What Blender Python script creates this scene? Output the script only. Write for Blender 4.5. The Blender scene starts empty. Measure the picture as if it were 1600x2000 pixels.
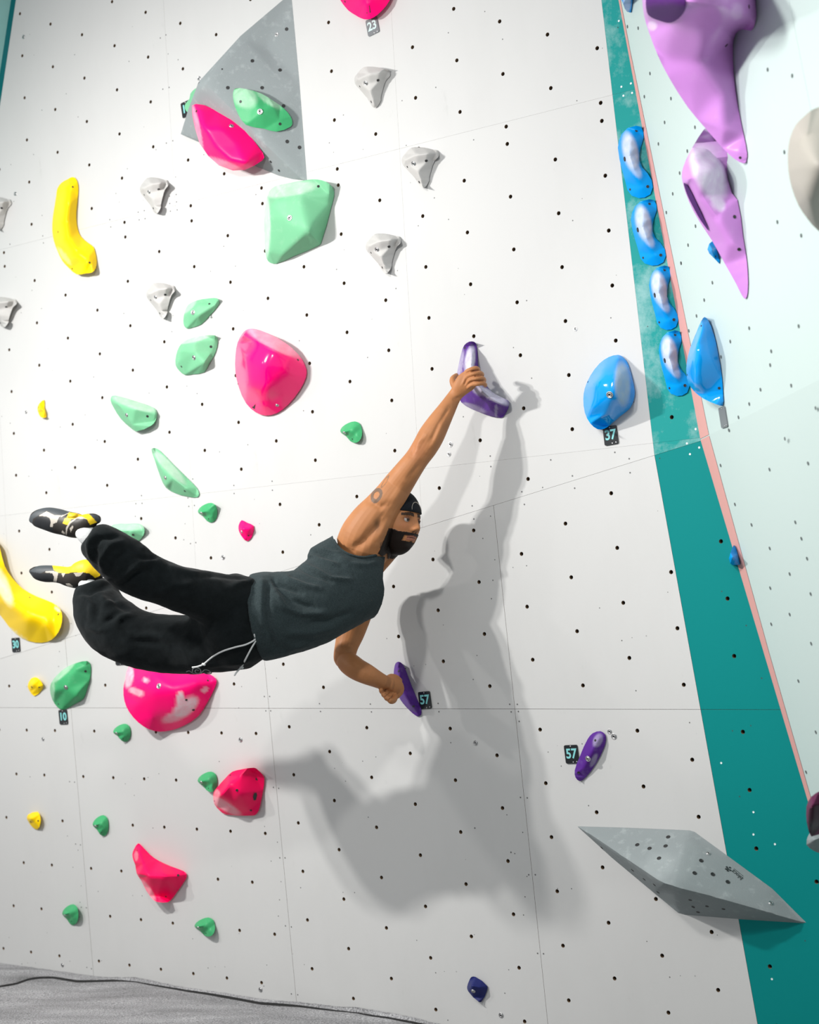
import bpy, bmesh, math, random
import numpy as np
from mathutils import Vector, Matrix, noise
from mathutils.geometry import delaunay_2d_cdt
from mathutils.bvhtree import BVHTree
random.seed(7)
S = bpy.context.scene
COL = S.collection

# ------------------------------------------------------------------ camera
F = 3000.0                        # focal length in pixels of a 1600 x 2000 frame
PITCH = math.atan(385 / F)
ZC = 1.23
CAM = Vector((0, 0, ZC))
cd = bpy.data.cameras.new('camera')
cam = bpy.data.objects.new('camera', cd); COL.objects.link(cam)
cam.location = CAM
cam.rotation_euler = (math.pi / 2 + PITCH, 0, 0)
cd.sensor_fit = 'VERTICAL'; cd.sensor_height = 36.0; cd.lens = 36.0 * F / 2000
cd.clip_start = .05
cd.dof.use_dof = True; cd.dof.focus_distance = 5.7; cd.dof.aperture_fstop = 2.4
S.camera = cam

# ------------------------------------------------------------------ light
w = bpy.data.worlds.new('world'); S.world = w; w.use_nodes = True
w.node_tree.nodes['Background'].inputs[0].default_value = (0.93, 0.97, 1.0, 1)
w.node_tree.nodes['Background'].inputs[1].default_value = 0.52

def spot(name, loc, aim, power, size=.12, cone=75, blend=.8, col=(1, .98, .95)):
    l = bpy.data.lights.new(name, 'SPOT'); l.energy = power; l.shadow_soft_size = size
    l.spot_size = math.radians(cone); l.spot_blend = blend; l.color = col
    o = bpy.data.objects.new(name, l); COL.objects.link(o); o.location = loc
    o.rotation_euler = (Vector(aim) - Vector(loc)).to_track_quat('-Z', 'Y').to_euler()
    return o
spot('hall_spotlight', (-3.17, 4.28, 3.38), (-.75, 6.4, 1.8), 295, .05, 122, 1)
spot('hall_spotlight', (-3.03, 4.14, 3.43), (-.75, 6.4, 1.8), 255, .05, 122, 1)
spot('hall_spotlight', (-4.3, 5.1, 3.2), (-1.5, 7.2, .6), 150, .07, 80, 1)
spot('hall_spotlight', (-1.2, 3.0, 3.1), (.6, 5.6, 2.7), 140, .08, 125, 1)
spot('hall_spotlight', (-1.0, 2.6, 3.2), (1.4, 4.3, 2.25), 215, .15, 66, 1)

vs = S.view_settings
vs.view_transform = 'Standard'; vs.look = 'None'; vs.gamma = 1; vs.exposure = 0.2; vs.use_curve_mapping = False

# ------------------------------------------------------------------ geometry helpers
cP, sP = math.cos(PITCH), math.sin(PITCH)
RIGHT = Vector((1, 0, 0)); FWD = Vector((0, cP, sP)); UPC = Vector((0, -sP, cP))
def ray(x, y):
    return RIGHT * ((x - 800) / F) + UPC * ((1000 - y) / F) + FWD
def topx(p):
    d = Vector(p) - CAM
    z = d.dot(FWD)
    return 800 + F * d.dot(RIGHT) / z, 1000 - F * d.dot(UPC) / z
class Plane:
    def __init__(s, p, n):
        s.p = Vector(p); s.n = Vector(n).normalized()
        up = Vector((0, 0, 1)); s.v = (up - s.n * up.dot(s.n)).normalized(); s.u = s.v.cross(s.n).normalized()
    def at(s, x, y, h=0.0):
        r = ray(x, y); t = (s.p + s.n * h - CAM).dot(s.n) / r.dot(s.n)
        return CAM + r * t
    def uv(s, P):
        d = Vector(P) - s.p; return d.dot(s.u), d.dot(s.v)
    def xyz(s, u, v, h=0.0): return s.p + s.u * u + s.v * v + s.n * h
    def height(s, P): return (Vector(P) - s.p).dot(s.n)
NM = Vector((-.5721, -.8123, -.1133)).normalized()
PM = Plane(CAM - NM * 4.962, NM)                       # upper facet of the climbing wall
c0, c1 = PM.at(380, 1168.5), PM.at(1369, 861)          # the crease
ax = (c1 - c0).normalized()
NL = Matrix.Rotation(math.radians(-1.2), 3, ax) @ NM
if NL.z > NM.z: NL = Matrix.Rotation(math.radians(1.2), 3, ax) @ NM
PL = Plane(c0, NL)                                     # lower facet, a touch steeper
def crease_y(x): return 1118 + (x - 543) * (861 - 1118) / (1369 - 543)
def wallp(x, y): return PM if y < crease_y(x) else PL

HM = [[.0806, -.0059, -.0611], [-.007513, -.09783, -.65746], [-.0180207, .00073317, 1]]
HL = [[.07655, -.00927, -.271206], [-.00647, -.0918, .419086], [-.0173568, .00214556, 1]]
HM = [[8.05847617e-02, -5.90180962e-03, -6.11032225e-02], [-7.51334316e-03, -9.78329634e-02, -6.57458913e-01], [-1.80206936e-02, 7.33174648e-04, 1]]
HL = [[0.07655033, -0.00926965, -0.27120611], [-0.00647224, -0.09179852, 0.41908558], [-0.01735683, 0.00214556, 1]]
def lat(h, X, Y):                                      # T-nut grid cell -> pixel
    a = [r[0] * X + r[1] * Y + r[2] for r in h]
    return a[0] / a[2] * 1000 + 800, a[1] / a[2] * 1000 + 1000

# ------------------------------------------------------------------ materials
MATS = {}
def nodes_of(m): return m.node_tree.nodes, m.node_tree.links
def principled(name, rough=.5, spec=.5):
    m = bpy.data.materials.new(name); m.use_nodes = True
    b = m.node_tree.nodes['Principled BSDF']
    b.inputs['Roughness'].default_value = rough
    b.inputs['Specular IOR Level'].default_value = spec
    return m, b
def plain(name, col, rough=.5, metal=0, spec=.5, var=.06, vscale=18, bump=0, bscale=300):
    if name in MATS: return MATS[name]
    m, b = principled(name, rough, spec); n, l = nodes_of(m)
    b.inputs['Metallic'].default_value = metal
    tc = n.new('ShaderNodeTexCoord')
    nz = n.new('ShaderNodeTexNoise'); nz.inputs['Scale'].default_value = vscale; nz.inputs['Detail'].default_value = 4
    l.new(tc.outputs['Object'], nz.inputs['Vector'])
    mx = n.new('ShaderNodeMix'); mx.data_type = 'RGBA'
    mx.inputs[6].default_value = (*[c * (1 - var) for c in col], 1); mx.inputs[7].default_value = (*[min(1, c * (1 + var)) for c in col], 1)
    l.new(nz.outputs['Fac'], mx.inputs[0]); l.new(mx.outputs[2], b.inputs['Base Color'])
    if bump:
        n2 = n.new('ShaderNodeTexNoise'); n2.inputs['Scale'].default_value = bscale; n2.inputs['Detail'].default_value = 3
        l.new(tc.outputs['Object'], n2.inputs['Vector'])
        bp = n.new('ShaderNodeBump'); bp.inputs['Strength'].default_value = bump; bp.inputs['Distance'].default_value = .002
        l.new(n2.outputs['Fac'], bp.inputs['Height']); l.new(bp.outputs['Normal'], b.inputs['Normal'])
    MATS[name] = m; return m
def chalky(name, col, rough=.35, chalk=(.80, .78, .80), amount=0.0, bump=.25):
    """moulded plastic with hand chalk and painted rim light: vertex attribute 'chalk' plus a dusting of noise"""
    if name in MATS: return MATS[name]
    m, b = principled(name, rough, .5 if rough < .2 else .18); n, l = nodes_of(m)
    tc = n.new('ShaderNodeTexCoord')
    nz = n.new('ShaderNodeTexNoise'); nz.inputs['Scale'].default_value = 26; nz.inputs['Detail'].default_value = 6; nz.inputs['Roughness'].default_value = .65
    l.new(tc.outputs['Object'], nz.inputs['Vector'])
    at = n.new('ShaderNodeAttribute'); at.attribute_name = 'chalk'
    # fac = chalk * (0.55 + noise) + dust
    ma = n.new('ShaderNodeMath'); ma.operation = 'MULTIPLY_ADD'; ma.inputs[1].default_value = 1.1; ma.inputs[2].default_value = .40
    l.new(nz.outputs['Fac'], ma.inputs[0])
    mb = n.new('ShaderNodeMath'); mb.operation = 'MULTIPLY'; l.new(at.outputs['Fac'], mb.inputs[0]); l.new(ma.outputs[0], mb.inputs[1])
    mr = n.new('ShaderNodeMapRange'); mr.inputs[1].default_value = .55; mr.inputs[2].default_value = .8; mr.inputs[3].default_value = 0; mr.inputs[4].default_value = amount
    l.new(nz.outputs['Fac'], mr.inputs[0])
    ad = n.new('ShaderNodeMath'); ad.operation = 'ADD'; ad.use_clamp = True; l.new(mb.outputs[0], ad.inputs[0]); l.new(mr.outputs[0], ad.inputs[1])
    mx = n.new('ShaderNodeMix'); mx.data_type = 'RGBA'; mx.inputs[6].default_value = (*col, 1); mx.inputs[7].default_value = (*chalk, 1)
    l.new(ad.outputs[0], mx.inputs[0]); l.new(mx.outputs[2], b.inputs['Base Color'])
    rm = n.new('ShaderNodeMapRange'); rm.inputs[3].default_value = rough; rm.inputs[4].default_value = .9
    l.new(ad.outputs[0], rm.inputs[0]); l.new(rm.outputs[0], b.inputs['Roughness'])
    n2 = n.new('ShaderNodeTexNoise'); n2.inputs['Scale'].default_value = 420; n2.inputs['Detail'].default_value = 2
    l.new(tc.outputs['Object'], n2.inputs['Vector'])
    bp = n.new('ShaderNodeBump'); bp.inputs['Strength'].default_value = bump; bp.inputs['Distance'].default_value = .0012
    l.new(n2.outputs['Fac'], bp.inputs['Height']); l.new(bp.outputs['Normal'], b.inputs['Normal'])
    MATS[name] = m; return m
def painted_ply(name, col, dirt=.12, dots=True, rough=.55, scuff=(.45, .45, .44), chalk=0.0):
    """painted plywood: roller grain, faint boot scuffs, pin holes, chalk dust"""
    m, b = principled(name, rough, .12); n, l = nodes_of(m)
    tc = n.new('ShaderNodeTexCoord')
    def nz(scale, det=4, rg=.6, vec=None):
        t = n.new('ShaderNodeTexNoise'); t.inputs['Scale'].default_value = scale; t.inputs['Detail'].default_value = det; t.inputs['Roughness'].default_value = rg
        l.new(vec or tc.outputs['Object'], t.inputs['Vector']); return t
    def rng(src, a, b_, c, d):
        t = n.new('ShaderNodeMapRange'); t.inputs[1].default_value = a; t.inputs[2].default_value = b_; t.inputs[3].default_value = c; t.inputs[4].default_value = d
        l.new(src, t.inputs[0]); return t.outputs[0]
    def mix(f, A, B):
        t = n.new('ShaderNodeMix'); t.data_type = 'RGBA'; l.new(f, t.inputs[0])
        if isinstance(A, tuple): t.inputs[6].default_value = (*A, 1)
        else: l.new(A, t.inputs[6])
        t.inputs[7].default_value = (*B, 1); return t.outputs[2]
    mp = n.new('ShaderNodeMapping'); mp.inputs['Scale'].default_value = (1, 1, .45); l.new(tc.outputs['Object'], mp.inputs[0])
    a = nz(2.6, 7, .62, mp.outputs[0]); c = mix(rng(a.outputs['Fac'], .50, .78, 0, dirt), col, scuff)
    s = nz(11, 5, .7, mp.outputs[0]); c = mix(rng(s.outputs['Fac'], .66, .76, 0, dirt * 1.6), c, scuff)
    if chalk:
        k = nz(5, 6, .7); c = mix(rng(k.outputs['Fac'], .48, .75, 0, chalk), c, (.75, .82, .82))
    if dots:
        vo = n.new('ShaderNodeTexVoronoi'); vo.inputs['Scale'].default_value = 17; l.new(tc.outputs['Object'], vo.inputs['Vector'])
        near = rng(vo.outputs['Distance'], .038, .055, 1, 0)
        sep = n.new('ShaderNodeSeparateColor'); l.new(vo.outputs['Color'], sep.inputs[0])
        pick = rng(sep.outputs[0], .30, .31, 0, .8)
        mu = n.new('ShaderNodeMath'); mu.operation = 'MULTIPLY'; l.new(near, mu.inputs[0]); l.new(pick, mu.inputs[1])
        c = mix(mu.outputs[0], c, (.05, .05, .05))
    l.new(c, b.inputs['Base Color'])
    g = nz(160, 3); bp = n.new('ShaderNodeBump'); bp.inputs['Strength'].default_value = .12; bp.inputs['Distance'].default_value = .001
    l.new(g.outputs['Fac'], bp.inputs['Height']); l.new(bp.outputs['Normal'], b.inputs['Normal'])
    return m
def vcol(name, rough=.6, bump=.2, bscale=350, sss=0):
    m, b = principled(name, rough, .35); n, l = nodes_of(m)
    at = n.new('ShaderNodeAttribute'); at.attribute_name = 'Col'; l.new(at.outputs['Color'], b.inputs['Base Color'])
    tc = n.new('ShaderNodeTexCoord'); t = n.new('ShaderNodeTexNoise'); t.inputs['Scale'].default_value = bscale; l.new(tc.outputs['Object'], t.inputs['Vector'])
    bp = n.new('ShaderNodeBump'); bp.inputs['Strength'].default_value = bump; bp.inputs['Distance'].default_value = .001
    l.new(t.outputs['Fac'], bp.inputs['Height']); l.new(bp.outputs['Normal'], b.inputs['Normal'])
    if sss:
        b.inputs['Subsurface Weight'].default_value = sss; b.inputs['Specular IOR Level'].default_value = .22; b.inputs['Subsurface Radius'].default_value = (.01, .004, .002)
    return m

M_WHITE = painted_ply('white wall paint', (.54, .54, .533), .24)
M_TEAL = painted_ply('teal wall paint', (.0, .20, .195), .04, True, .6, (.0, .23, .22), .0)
M_TEALU = painted_ply('teal wall paint with chalk and painted light', (.01, .25, .235), .05, True, .6, (.05, .30, .28), .38)  # same teal: chalk dust plus a lighter base for the stronger light above
M_TEALD = painted_ply('dark teal paint', (.0, .12, .13), .05, False)
M_MINT = painted_ply('mint wall paint', (.48, .575, .555), .10, False, .5, (.4, .5, .48))
M_SALMON = painted_ply('salmon edge paint', (.60, .31, .285), .08, False)
M_WOOD = plain('plywood core', (.20, .13, .07), .8)
M_DARK = plain('dark cavity', (.006, .006, .006), .9)
M_STEEL = plain('zinc steel', (.55, .55, .55), .35, 1)
M_BOLTD = plain('black socket', (.02, .02, .02), .5)
M_PINK = chalky('pink plastic', (1.0, .0, .165), .40)
M_PINKG = chalky('glossy pink fibreglass', (1.0, .0, .17), .16, (.9, .75, .8), bump=.0)
M_RED = chalky('raspberry plastic', (.95, .0, .10), .45)
M_GREEN = chalky('green plastic', (.05, .36, .14), .42, (.6, .75, .62), .08)
M_GREEN_LIT = chalky('green plastic lit pale', (.17, .47, .26), .5, (.66, .74, .66), .12)  # same green, paled to carry the overexposed light on the upper holds
M_YEL = chalky('yellow plastic', (.93, .62, .002), .38, (.9, .85, .6), .0)
M_BLUE = chalky('blue plastic', (.0, .27, .70), .28, (.62, .62, .70))
M_BLUEG = chalky('glossy blue plastic', (.0, .28, .75), .10, (.50, .56, .58), bump=.02)
M_PURP = chalky('dark purple plastic', (.085, .018, .23), .42, (.62, .60, .68), .12)
M_LILAC = chalky('lilac fibreglass', (.50, .215, .57), .30, (.78, .74, .84), .06, .03)
M_LILACD = plain('plum recess shade', (.065, .015, .12), .6, spec=.1)
M_NAVY = chalky('navy plastic', (.014, .02, .12), .45)
M_MAROON = chalky('maroon plastic', (.12, .018, .065), .45)
M_STONE = chalky('off white plastic', (.50, .49, .475), .6, bump=.5)
M_BEIGE = chalky('beige plastic', (.38, .36, .32), .5)
M_GREY = chalky('grey textured volume', (.25, .28, .285), .75, (.55, .6, .6), .35, .6)
M_TAG = plain('black acrylic', (.012, .014, .016), .25)
M_TAGG = plain('grey acrylic', (.16, .17, .18), .35)
M_TEAL_TXT = plain('pale teal lettering', (.20, .56, .56), .5)
M_PALE_TXT = plain('pale lettering', (.50, .66, .64), .5)
M_INK = plain('black print', (.015, .02, .02), .6)

# ------------------------------------------------------------------ object helpers
def link(name, me, parent=None, mat=None):
    o = bpy.data.objects.new(name, me); COL.objects.link(o)
    if mat is not None and me is not None and not me.materials: me.materials.append(mat)
    if parent is not None: o.parent = parent; o.matrix_parent_inverse = parent.matrix_world.inverted() if False else Matrix.Translation(-parent.location)
    return o
def tag(o, label=None, cat=None, group=None, kind=None):
    if label: o['label'] = label
    if cat: o['category'] = cat
    if group: o['group'] = group
    if kind: o['kind'] = kind
    return o
def empty(name, loc):
    o = bpy.data.objects.new(name, None); COL.objects.link(o); o.location = loc; o.empty_display_size = .05
    return o
def mesh(name, V, Fc, smooth=False):
    me = bpy.data.meshes.new(name); me.from_pydata([tuple(v) for v in V], [], Fc); me.update()
    if smooth: me.shade_smooth()
    return me
def clip(poly, a, b, c):                               # keep a*x+b*y+c >= 0
    out = []
    for i, p in enumerate(poly):
        q = poly[(i + 1) % len(poly)]
        dp = a * p[0] + b * p[1] + c; dq = a * q[0] + b * q[1] + c
        if dp >= 0: out.append(p)
        if (dp > 0 > dq) or (dp < 0 < dq):
            t = dp / (dp - dq); out.append((p[0] + (q[0] - p[0]) * t, p[1] + (q[1] - p[1]) * t))
    return out
def line(p, q, inside):                                # half plane through p,q containing inside
    a = q[1] - p[1]; b = p[0] - q[0]; c = -(a * p[0] + b * p[1])
    return (a, b, c) if a * inside[0] + b * inside[1] + c > 0 else (-a, -b, -c)
def inside(poly, x, y):
    r = False; j = len(poly) - 1
    for i in range(len(poly)):
        xi, yi = poly[i]; xj, yj = poly[j]
        if (yi > y) != (yj > y) and x < (xj - xi) * (y - yi) / (yj - yi) + xi: r = not r
        j = i
    return r
def edge_dist(poly, x, y):
    d = 1e9
    for i in range(len(poly)):
        ax_, ay = poly[i]; bx, by = poly[(i + 1) % len(poly)]
        L = (bx - ax_) ** 2 + (by - ay) ** 2
        t = 0 if L == 0 else max(0, min(1, ((x - ax_) * (bx - ax_) + (y - ay) * (by - ay)) / L))
        d = min(d, math.hypot(x - ax_ - t * (bx - ax_), y - ay - t * (by - ay)))
    return d

# ------------------------------------------------------------------ T-nut holes
HOLES = []
for X in range(-13, 8):
    odd = X % 2 != 0
    for k in range(-2, 14):                            # middle course
        Y = -(k if odd else k + .5)
        if -5.7 < Y < .2: HOLES.append(lat(HM, X, Y))
    for k in range(0, 8):                              # top course
        HOLES.append(lat(HM, X, (.33 if odd else .83) + k))
    for k in range(0, 6):                              # below the second seam
        p = lat(HM, X, -((6.33 if odd else 6.83) + k))
        if p[1] < crease_y(p[0]) - 8: HOLES.append(p)
for n_ in range(0, 13):
    odd = n_ % 2 != 0
    for k in range(0, 6):
        p = lat(HL, n_ + .5, (.82 if odd else 1.31) + k)
        if p[1] > crease_y(p[0]) + 8 and not (n_ == 6 and False): HOLES.append(p)
    for k in range(0, 8): HOLES.append(lat(HL, n_ + .5, -(k + (.5 if odd else 0))))
for r in range(-2, 6):
    Y = -.15 - 1.055 * r
    xs = [-.42 - .966 * k for k in range(6)] + [-6.55 - .966 * k for k in range(5)]
    if r % 2: xs = [x - .485 for x in xs]
    for X in xs:
        p = lat(HL, X, Y)
        if p[1] > crease_y(p[0]) + 10: HOLES.append(p)

# ------------------------------------------------------------------ the walls
def build_panel(parent, plane, px, mat, gap=.0006, depth=.015, holes=True, hr=.0078):
    """one plywood sheet: outline in image pixels lifted on to its plane, edges recessed, T-nut holes cut through"""
    if len(px) < 3: return
    P = [plane.uv(plane.at(*p)) for p in px]
    cx = sum(p[0] for p in P) / len(P); cy = sum(p[1] for p in P) / len(P)
    area = sum(P[i][0] * P[(i + 1) % len(P)][1] - P[(i + 1) % len(P)][0] * P[i][1] for i in range(len(P)))
    if abs(area) < .002: return
    if area < 0: P.reverse()
    n = len(P); Q = []
    for i in range(n):                                  # inset for the joint
        a, b, c = Vector(P[i - 1]), Vector(P[i]), Vector(P[(i + 1) % n])
        d1 = (b - a).normalized(); d2 = (c - b).normalized()
        n1 = Vector((-d1.y, d1.x)); n2 = Vector((-d2.y, d2.x)); m = (n1 + n2)
        if m.length < 1e-6: m = n1
        m.normalize(); Q.append(b + m * gap / max(.3, m.dot(n1)))
    vs_ = [Vector((q.x, q.y)) for q in Q]; es = [(i, (i + 1) % n) for i in range(n)]
    loops = [list(range(n))]; Ql = [(q.x, q.y) for q in Q]
    if holes:
        for hx, hy in HOLES:
            if hx < -260 or hx > 1900 or hy < -260 or hy > 2200: continue
            if wallp(hx, hy) is not plane: continue
            u, v = plane.uv(plane.at(hx, hy))
            if not inside(Ql, u, v) or edge_dist(Ql, u, v) < hr * 1.5: continue
            k = 10; s = len(vs_)
            for j in range(k):
                a = j / k * 2 * math.pi; vs_.append(Vector((u + hr * math.cos(a), v + hr * math.sin(a))))
            es += [(s + j, s + (j + 1) % k) for j in range(k)]; loops.append([s + j for j in range(k)])
    vo, eo, fo, ov, oe, of = delaunay_2d_cdt(vs_, es, [], 5, 1e-6)
    mp_ = {}
    for i, src in enumerate(ov):
        for s_ in src: mp_[s_] = i
    V = [plane.xyz(v.x, v.y) for v in vo]; Fc = []
    lid = {}
    for k_, L in enumerate(loops[1:]):
        for i in L: lid[mp_.get(i, -1)] = k_
    for f in fo:
        a, b, c = V[f[0]], V[f[1]], V[f[2]]
        if f[0] in lid and lid[f[0]] == lid.get(f[1], -2) == lid.get(f[2], -3): continue
        Fc.append(list(f) if (b - a).cross(c - a).dot(plane.n) > 0 else list(reversed(f)))
    nf = len(Fc); base = len(V); V += [v - plane.n * depth for v in V]
    for L in loops:
        L = [mp_[i] for i in L if i in mp_]
        for j in range(len(L)):
            a, b = L[j], L[(j + 1) % len(L)]; Fc.append([a, b, b + base, a + base])
    loc = plane.xyz(cx, cy)
    me = mesh('panel', [v - loc for v in V], Fc)
    me.materials.append(mat); me.materials.append(M_WOOD)
    for i, pgn in enumerate(me.polygons): pgn.material_index = 0 if i < nf else 1
    o = bpy.data.objects.new('panel', me); COL.objects.link(o); o.parent = parent; o.location = loc - parent.location
    return o

wall_back = empty('wall_back', PM.at(700, 1000)); tag(wall_back, 'white overhanging plywood climbing wall with a teal band, dotted with bolt holes', kind='structure')
WL_UP = ((1175, 0), (1278, 885)); WL_LO = ((1278, 885), (1480, 2000))      # white / teal paint line
K_UP = ((1209, 0), (1369, 858)); K_LO = ((1369, 858), (1536, 1420))        # inside corner with the mint wall
LFT = ((31, 0), (0, 205))
CR = ((543, 1118), (1369, 861))
def hl_line(h, p, q): return lat(h, *p), lat(h, *q)
S1 = hl_line(HM, (-5, .42), (5, .42)); S2 = hl_line(HM, (-5, -5.92), (5, -5.92))
S3 = hl_line(HL, (0, .385), (6, .385))
BIG = [(-260, -420), (2300, -420), (2300, 2240), (-260, 2240)]
def cuts(poly, *ls):
    for l in ls:
        poly = clip(poly, *l)
        if len(poly) < 3: return []
    return poly
def vband(h, y0, y1, xs):
    out = []
    for i in range(len(xs) - 1):
        m = ((xs[i] + xs[i + 1]) / 2, (y0 + y1) / 2); out.append((hl_line(h, (xs[i], y0), (xs[i], y1)), hl_line(h, (xs[i + 1], y0), (xs[i + 1], y1)), lat(h, *m)))
    return out
inC_up = (800, 0); inC_dn = (800, 1900)
for colour in ('white', 'teal'):
    mat = M_WHITE if colour == 'white' else M_TEAL
    for (ya, yb, ls) in ((.42, 5, [line(*S1, (800, -100))]), (-5.92, .42, [line(*S1, (800, 700)), line(*S2, (800, 700))]), (-9, -5.92, [line(*S2, (600, 1200))])):
        for (la, lb, m) in vband(HM, ya, yb, [-17.45, -11.45, -5.45, .55, 12.55]):
            l2 = [line(*WL_UP, (800, 400) if colour == 'white' else (1290, 600))]
            if colour == 'teal': l2.append(line(*K_UP, (1290, 600)))
            else: l2.append(line(*LFT, (400, 100)))
            p = cuts(BIG, line(*CR, inC_up), *ls, line(*la, m), line(*lb, m), *l2)
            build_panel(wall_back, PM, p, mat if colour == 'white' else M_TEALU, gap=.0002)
    for (ya, yb, ls) in ((.385, 4, [line(*S3, (800, 1200))]), (-7, .385, [line(*S3, (800, 1800))])):
        for (la, lb, m) in vband(HL, ya, yb, [-11.95, -5.95, 0, 6, 18]):
            l2 = [line(*WL_LO, (800, 1400) if colour == 'white' else (1430, 1300))]
            if colour == 'teal': l2.append(line(*K_LO, (1430, 1300)))
            p = cuts(BIG, line(*CR, inC_dn), *ls, line(*la, m), line(*lb, m), *l2)
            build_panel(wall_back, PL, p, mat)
# near-black backing that supplies the shade seen through holes and joints
def back_quad(name, pts, mat, parent):
    loc = parent.location
    me = mesh(name, [p - loc for p in pts], [[0, 1, 2, 3]]); me.materials.append(mat)
    o = bpy.data.objects.new(name, me); COL.objects.link(o); o.parent = parent
    return o
back_quad('dark_backing', [PM.at(-260, -420, -.017), PM.at(1150, -420, -.017), PM.at(1369, 861, -.017), PM.at(-260, crease_y(-260), -.017)], M_DARK, wall_back)
back_quad('dark_backing', [PL.at(-260, crease_y(-260) - 4, -.017), PL.at(1369, 857, -.017), PL.at(1760, 2240, -.017), PL.at(-260, 2240, -.017)], M_DARK, wall_back)

# left hand neighbour wall (top left corner)
A0, A1 = PM.at(31 + 5 * 8.28 * .3, -82), PM.at(0, 205)
dvec = (PM.at(0, 205) - PM.at(31, 0))
A0 = PM.at(31, 0) - dvec * .9; A1 = PM.at(0, 205) + dvec * 2.2
toL = -PM.u
wall_left = empty('wall_left', A0); tag(wall_left, 'teal edged neighbouring wall at the top left corner', kind='structure')
E0, E1 = A0 + toL * .035, A1 + toL * .045
back_quad('teal_edge', [A0, A1, E1, E0], M_TEALD, wall_left)
out = (toL * .55 + PM.n * .83).normalized()
back_quad('panel', [E0, E1, E1 + out * 1.6, E0 + out * 1.6], plain('pale teal paint', (.22, .45, .42), .5), wall_left)

# mint wall on the right
beta = math.radians(9)
D2 = Vector((math.sin(beta), -math.cos(beta), 0))
def corner(y): 
    if y < 858: return PM.at(1209 + (y) * 160 / 858, y)
    return PL.at(1369 + (y - 858) * .2972, y)
kU0, kM, kL0 = corner(-420), corner(858), corner(2240)
def plane3(a, b, d):
    n = (b - a).cross(d).normalized()
    if n.dot(CAM - a) < 0: n = -n
    return Plane(a, n)
RU = plane3(kM, kU0, D2); RL = plane3(kM, kL0, D2)
wall_right = empty('wall_right', kM); tag(wall_right, 'pale mint climbing wall on the right with a salmon painted edge', kind='structure')
def rquad(name, a, b, t0, t1, mat, n, h=0.0, par=None):
    pts = [a + D2 * t0 + n * h, b + D2 * t0 + n * h, b + D2 * t1 + n * h, a + D2 * t1 + n * h]
    if h > 0:
        V = pts + [p - n * h for p in pts]
        me = mesh(name, [p - wall_right.location for p in V], [[0, 1, 2, 3], [0, 4, 5, 1], [1, 5, 6, 2], [2, 6, 7, 3], [3, 7, 4, 0]])
    else:
        V = pts + [p - n * .015 for p in pts]
        me = mesh(name, [p - wall_right.location for p in V], [[0, 1, 2, 3], [4, 5, 6, 7], [0, 4, 5, 1], [1, 5, 6, 2], [2, 6, 7, 3], [3, 7, 4, 0]])
    me.materials.append(mat)
    o = bpy.data.objects.new(name, me); COL.objects.link(o); o.parent = wall_right
    return o
for i in range(3):
    t0, t1 = i * 1.25 + .0006, (i + 1) * 1.25 - .0006
    rquad('panel', kM, kU0, t0, t1, M_MINT, RU.n); rquad('panel', kM, kL0, t0, t1, M_MINT, RL.n)
def edge_paint(y0, y1, w0, w1, n):
    a, b = corner(y0), corner(y1); V = [a + n * .0015, b + n * .0015, b + D2 * w1 + n * .0015, a + D2 * w0 + n * .0015]
    me = mesh('edge_stripe', [p - wall_right.location for p in V], [[0, 1, 2, 3]]); me.materials.append(M_SALMON)
    o = bpy.data.objects.new('edge_stripe', me); COL.objects.link(o); o.parent = wall_right
edge_paint(-400, 100, .012, .02, RU.n); edge_paint(100, 560, .02, .062, RU.n); edge_paint(560, 857, .062, .085, RU.n)
edge_paint(859, 1275, .085, .045, RL.n); edge_paint(1275, 1900, .045, .02, RL.n)

# T-nut holes of the mint wall: surface cups with hole shade as dark grey
def disc_batch(name, items, parent, mat, k=10):
    """items: (point, normal, radius, proud); dark bolt holes drawn as shallow cups"""
    V = []; Fc = []
    for p, n, r, pr in items:
        q = n.to_track_quat('Z', 'Y').to_matrix(); s = len(V)
        for j in range(k):
            a = j / k * 2 * math.pi; V.append(p + n * pr + q @ Vector((r * math.cos(a), r * math.sin(a), 0)))
        for j in range(k):
            a = j / k * 2 * math.pi; V.append(p + n * (pr * .3) + q @ Vector((r * .7 * math.cos(a), r * .7 * math.sin(a), 0)))
        Fc += [[s + j, s + (j + 1) % k, s + k + (j + 1) % k, s + k + j] for j in range(k)] + [[s + k + j for j in range(k)]]
    me = mesh(name, [v - parent.location for v in V], Fc); me.materials.append(mat)
    o = bpy.data.objects.new(name, me); COL.objects.link(o); o.parent = parent; o['kind'] = 'stuff'
    return o
mint = [(1226, 52), (1247, 55), (1270, 143.5), (1259, 188.7), (1311, 192.5), (1298.6, 239), (1358, 248.5), (1286.5, 281), (1343, 295), (1328, 338), (1314.5, 378.5), (1302, 415), (1548, 148), (1532.6, 297), (1500, 136),
        (1359, 441.6), (1344.5, 478.7), (1330.5, 514), (1519, 433.6), (1565.6, 460), (1331, 514), (1392, 552), (1376, 586), (1361, 617), (1464, 641), (1346, 646), (1507, 686), (1427, 667), (1409, 697), (1505, 713), (1546, 753), (1486, 761), (1464, 789), (1443, 815), (1534, 857), (1424, 840), (1503.6, 917), (1579, 905), (1594, 797), (1560.6, 637), (1408, 909), (1436, 985),
        (1468.5, 1025), (1504, 1071), (1543, 1121), (1505, 1148.5), (1543, 1200), (1507, 1219), (1585, 1257), (1554, 1020), (1577, 1091), (1566, 1052), (1584, 1160), (1575, 1508), (1594, 1430), (1560, 1330)]
for i, (x, y) in enumerate(mint): pass
def rp(x, y):
    # which facet of the mint wall
    return RU if y < 858 else RL
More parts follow.
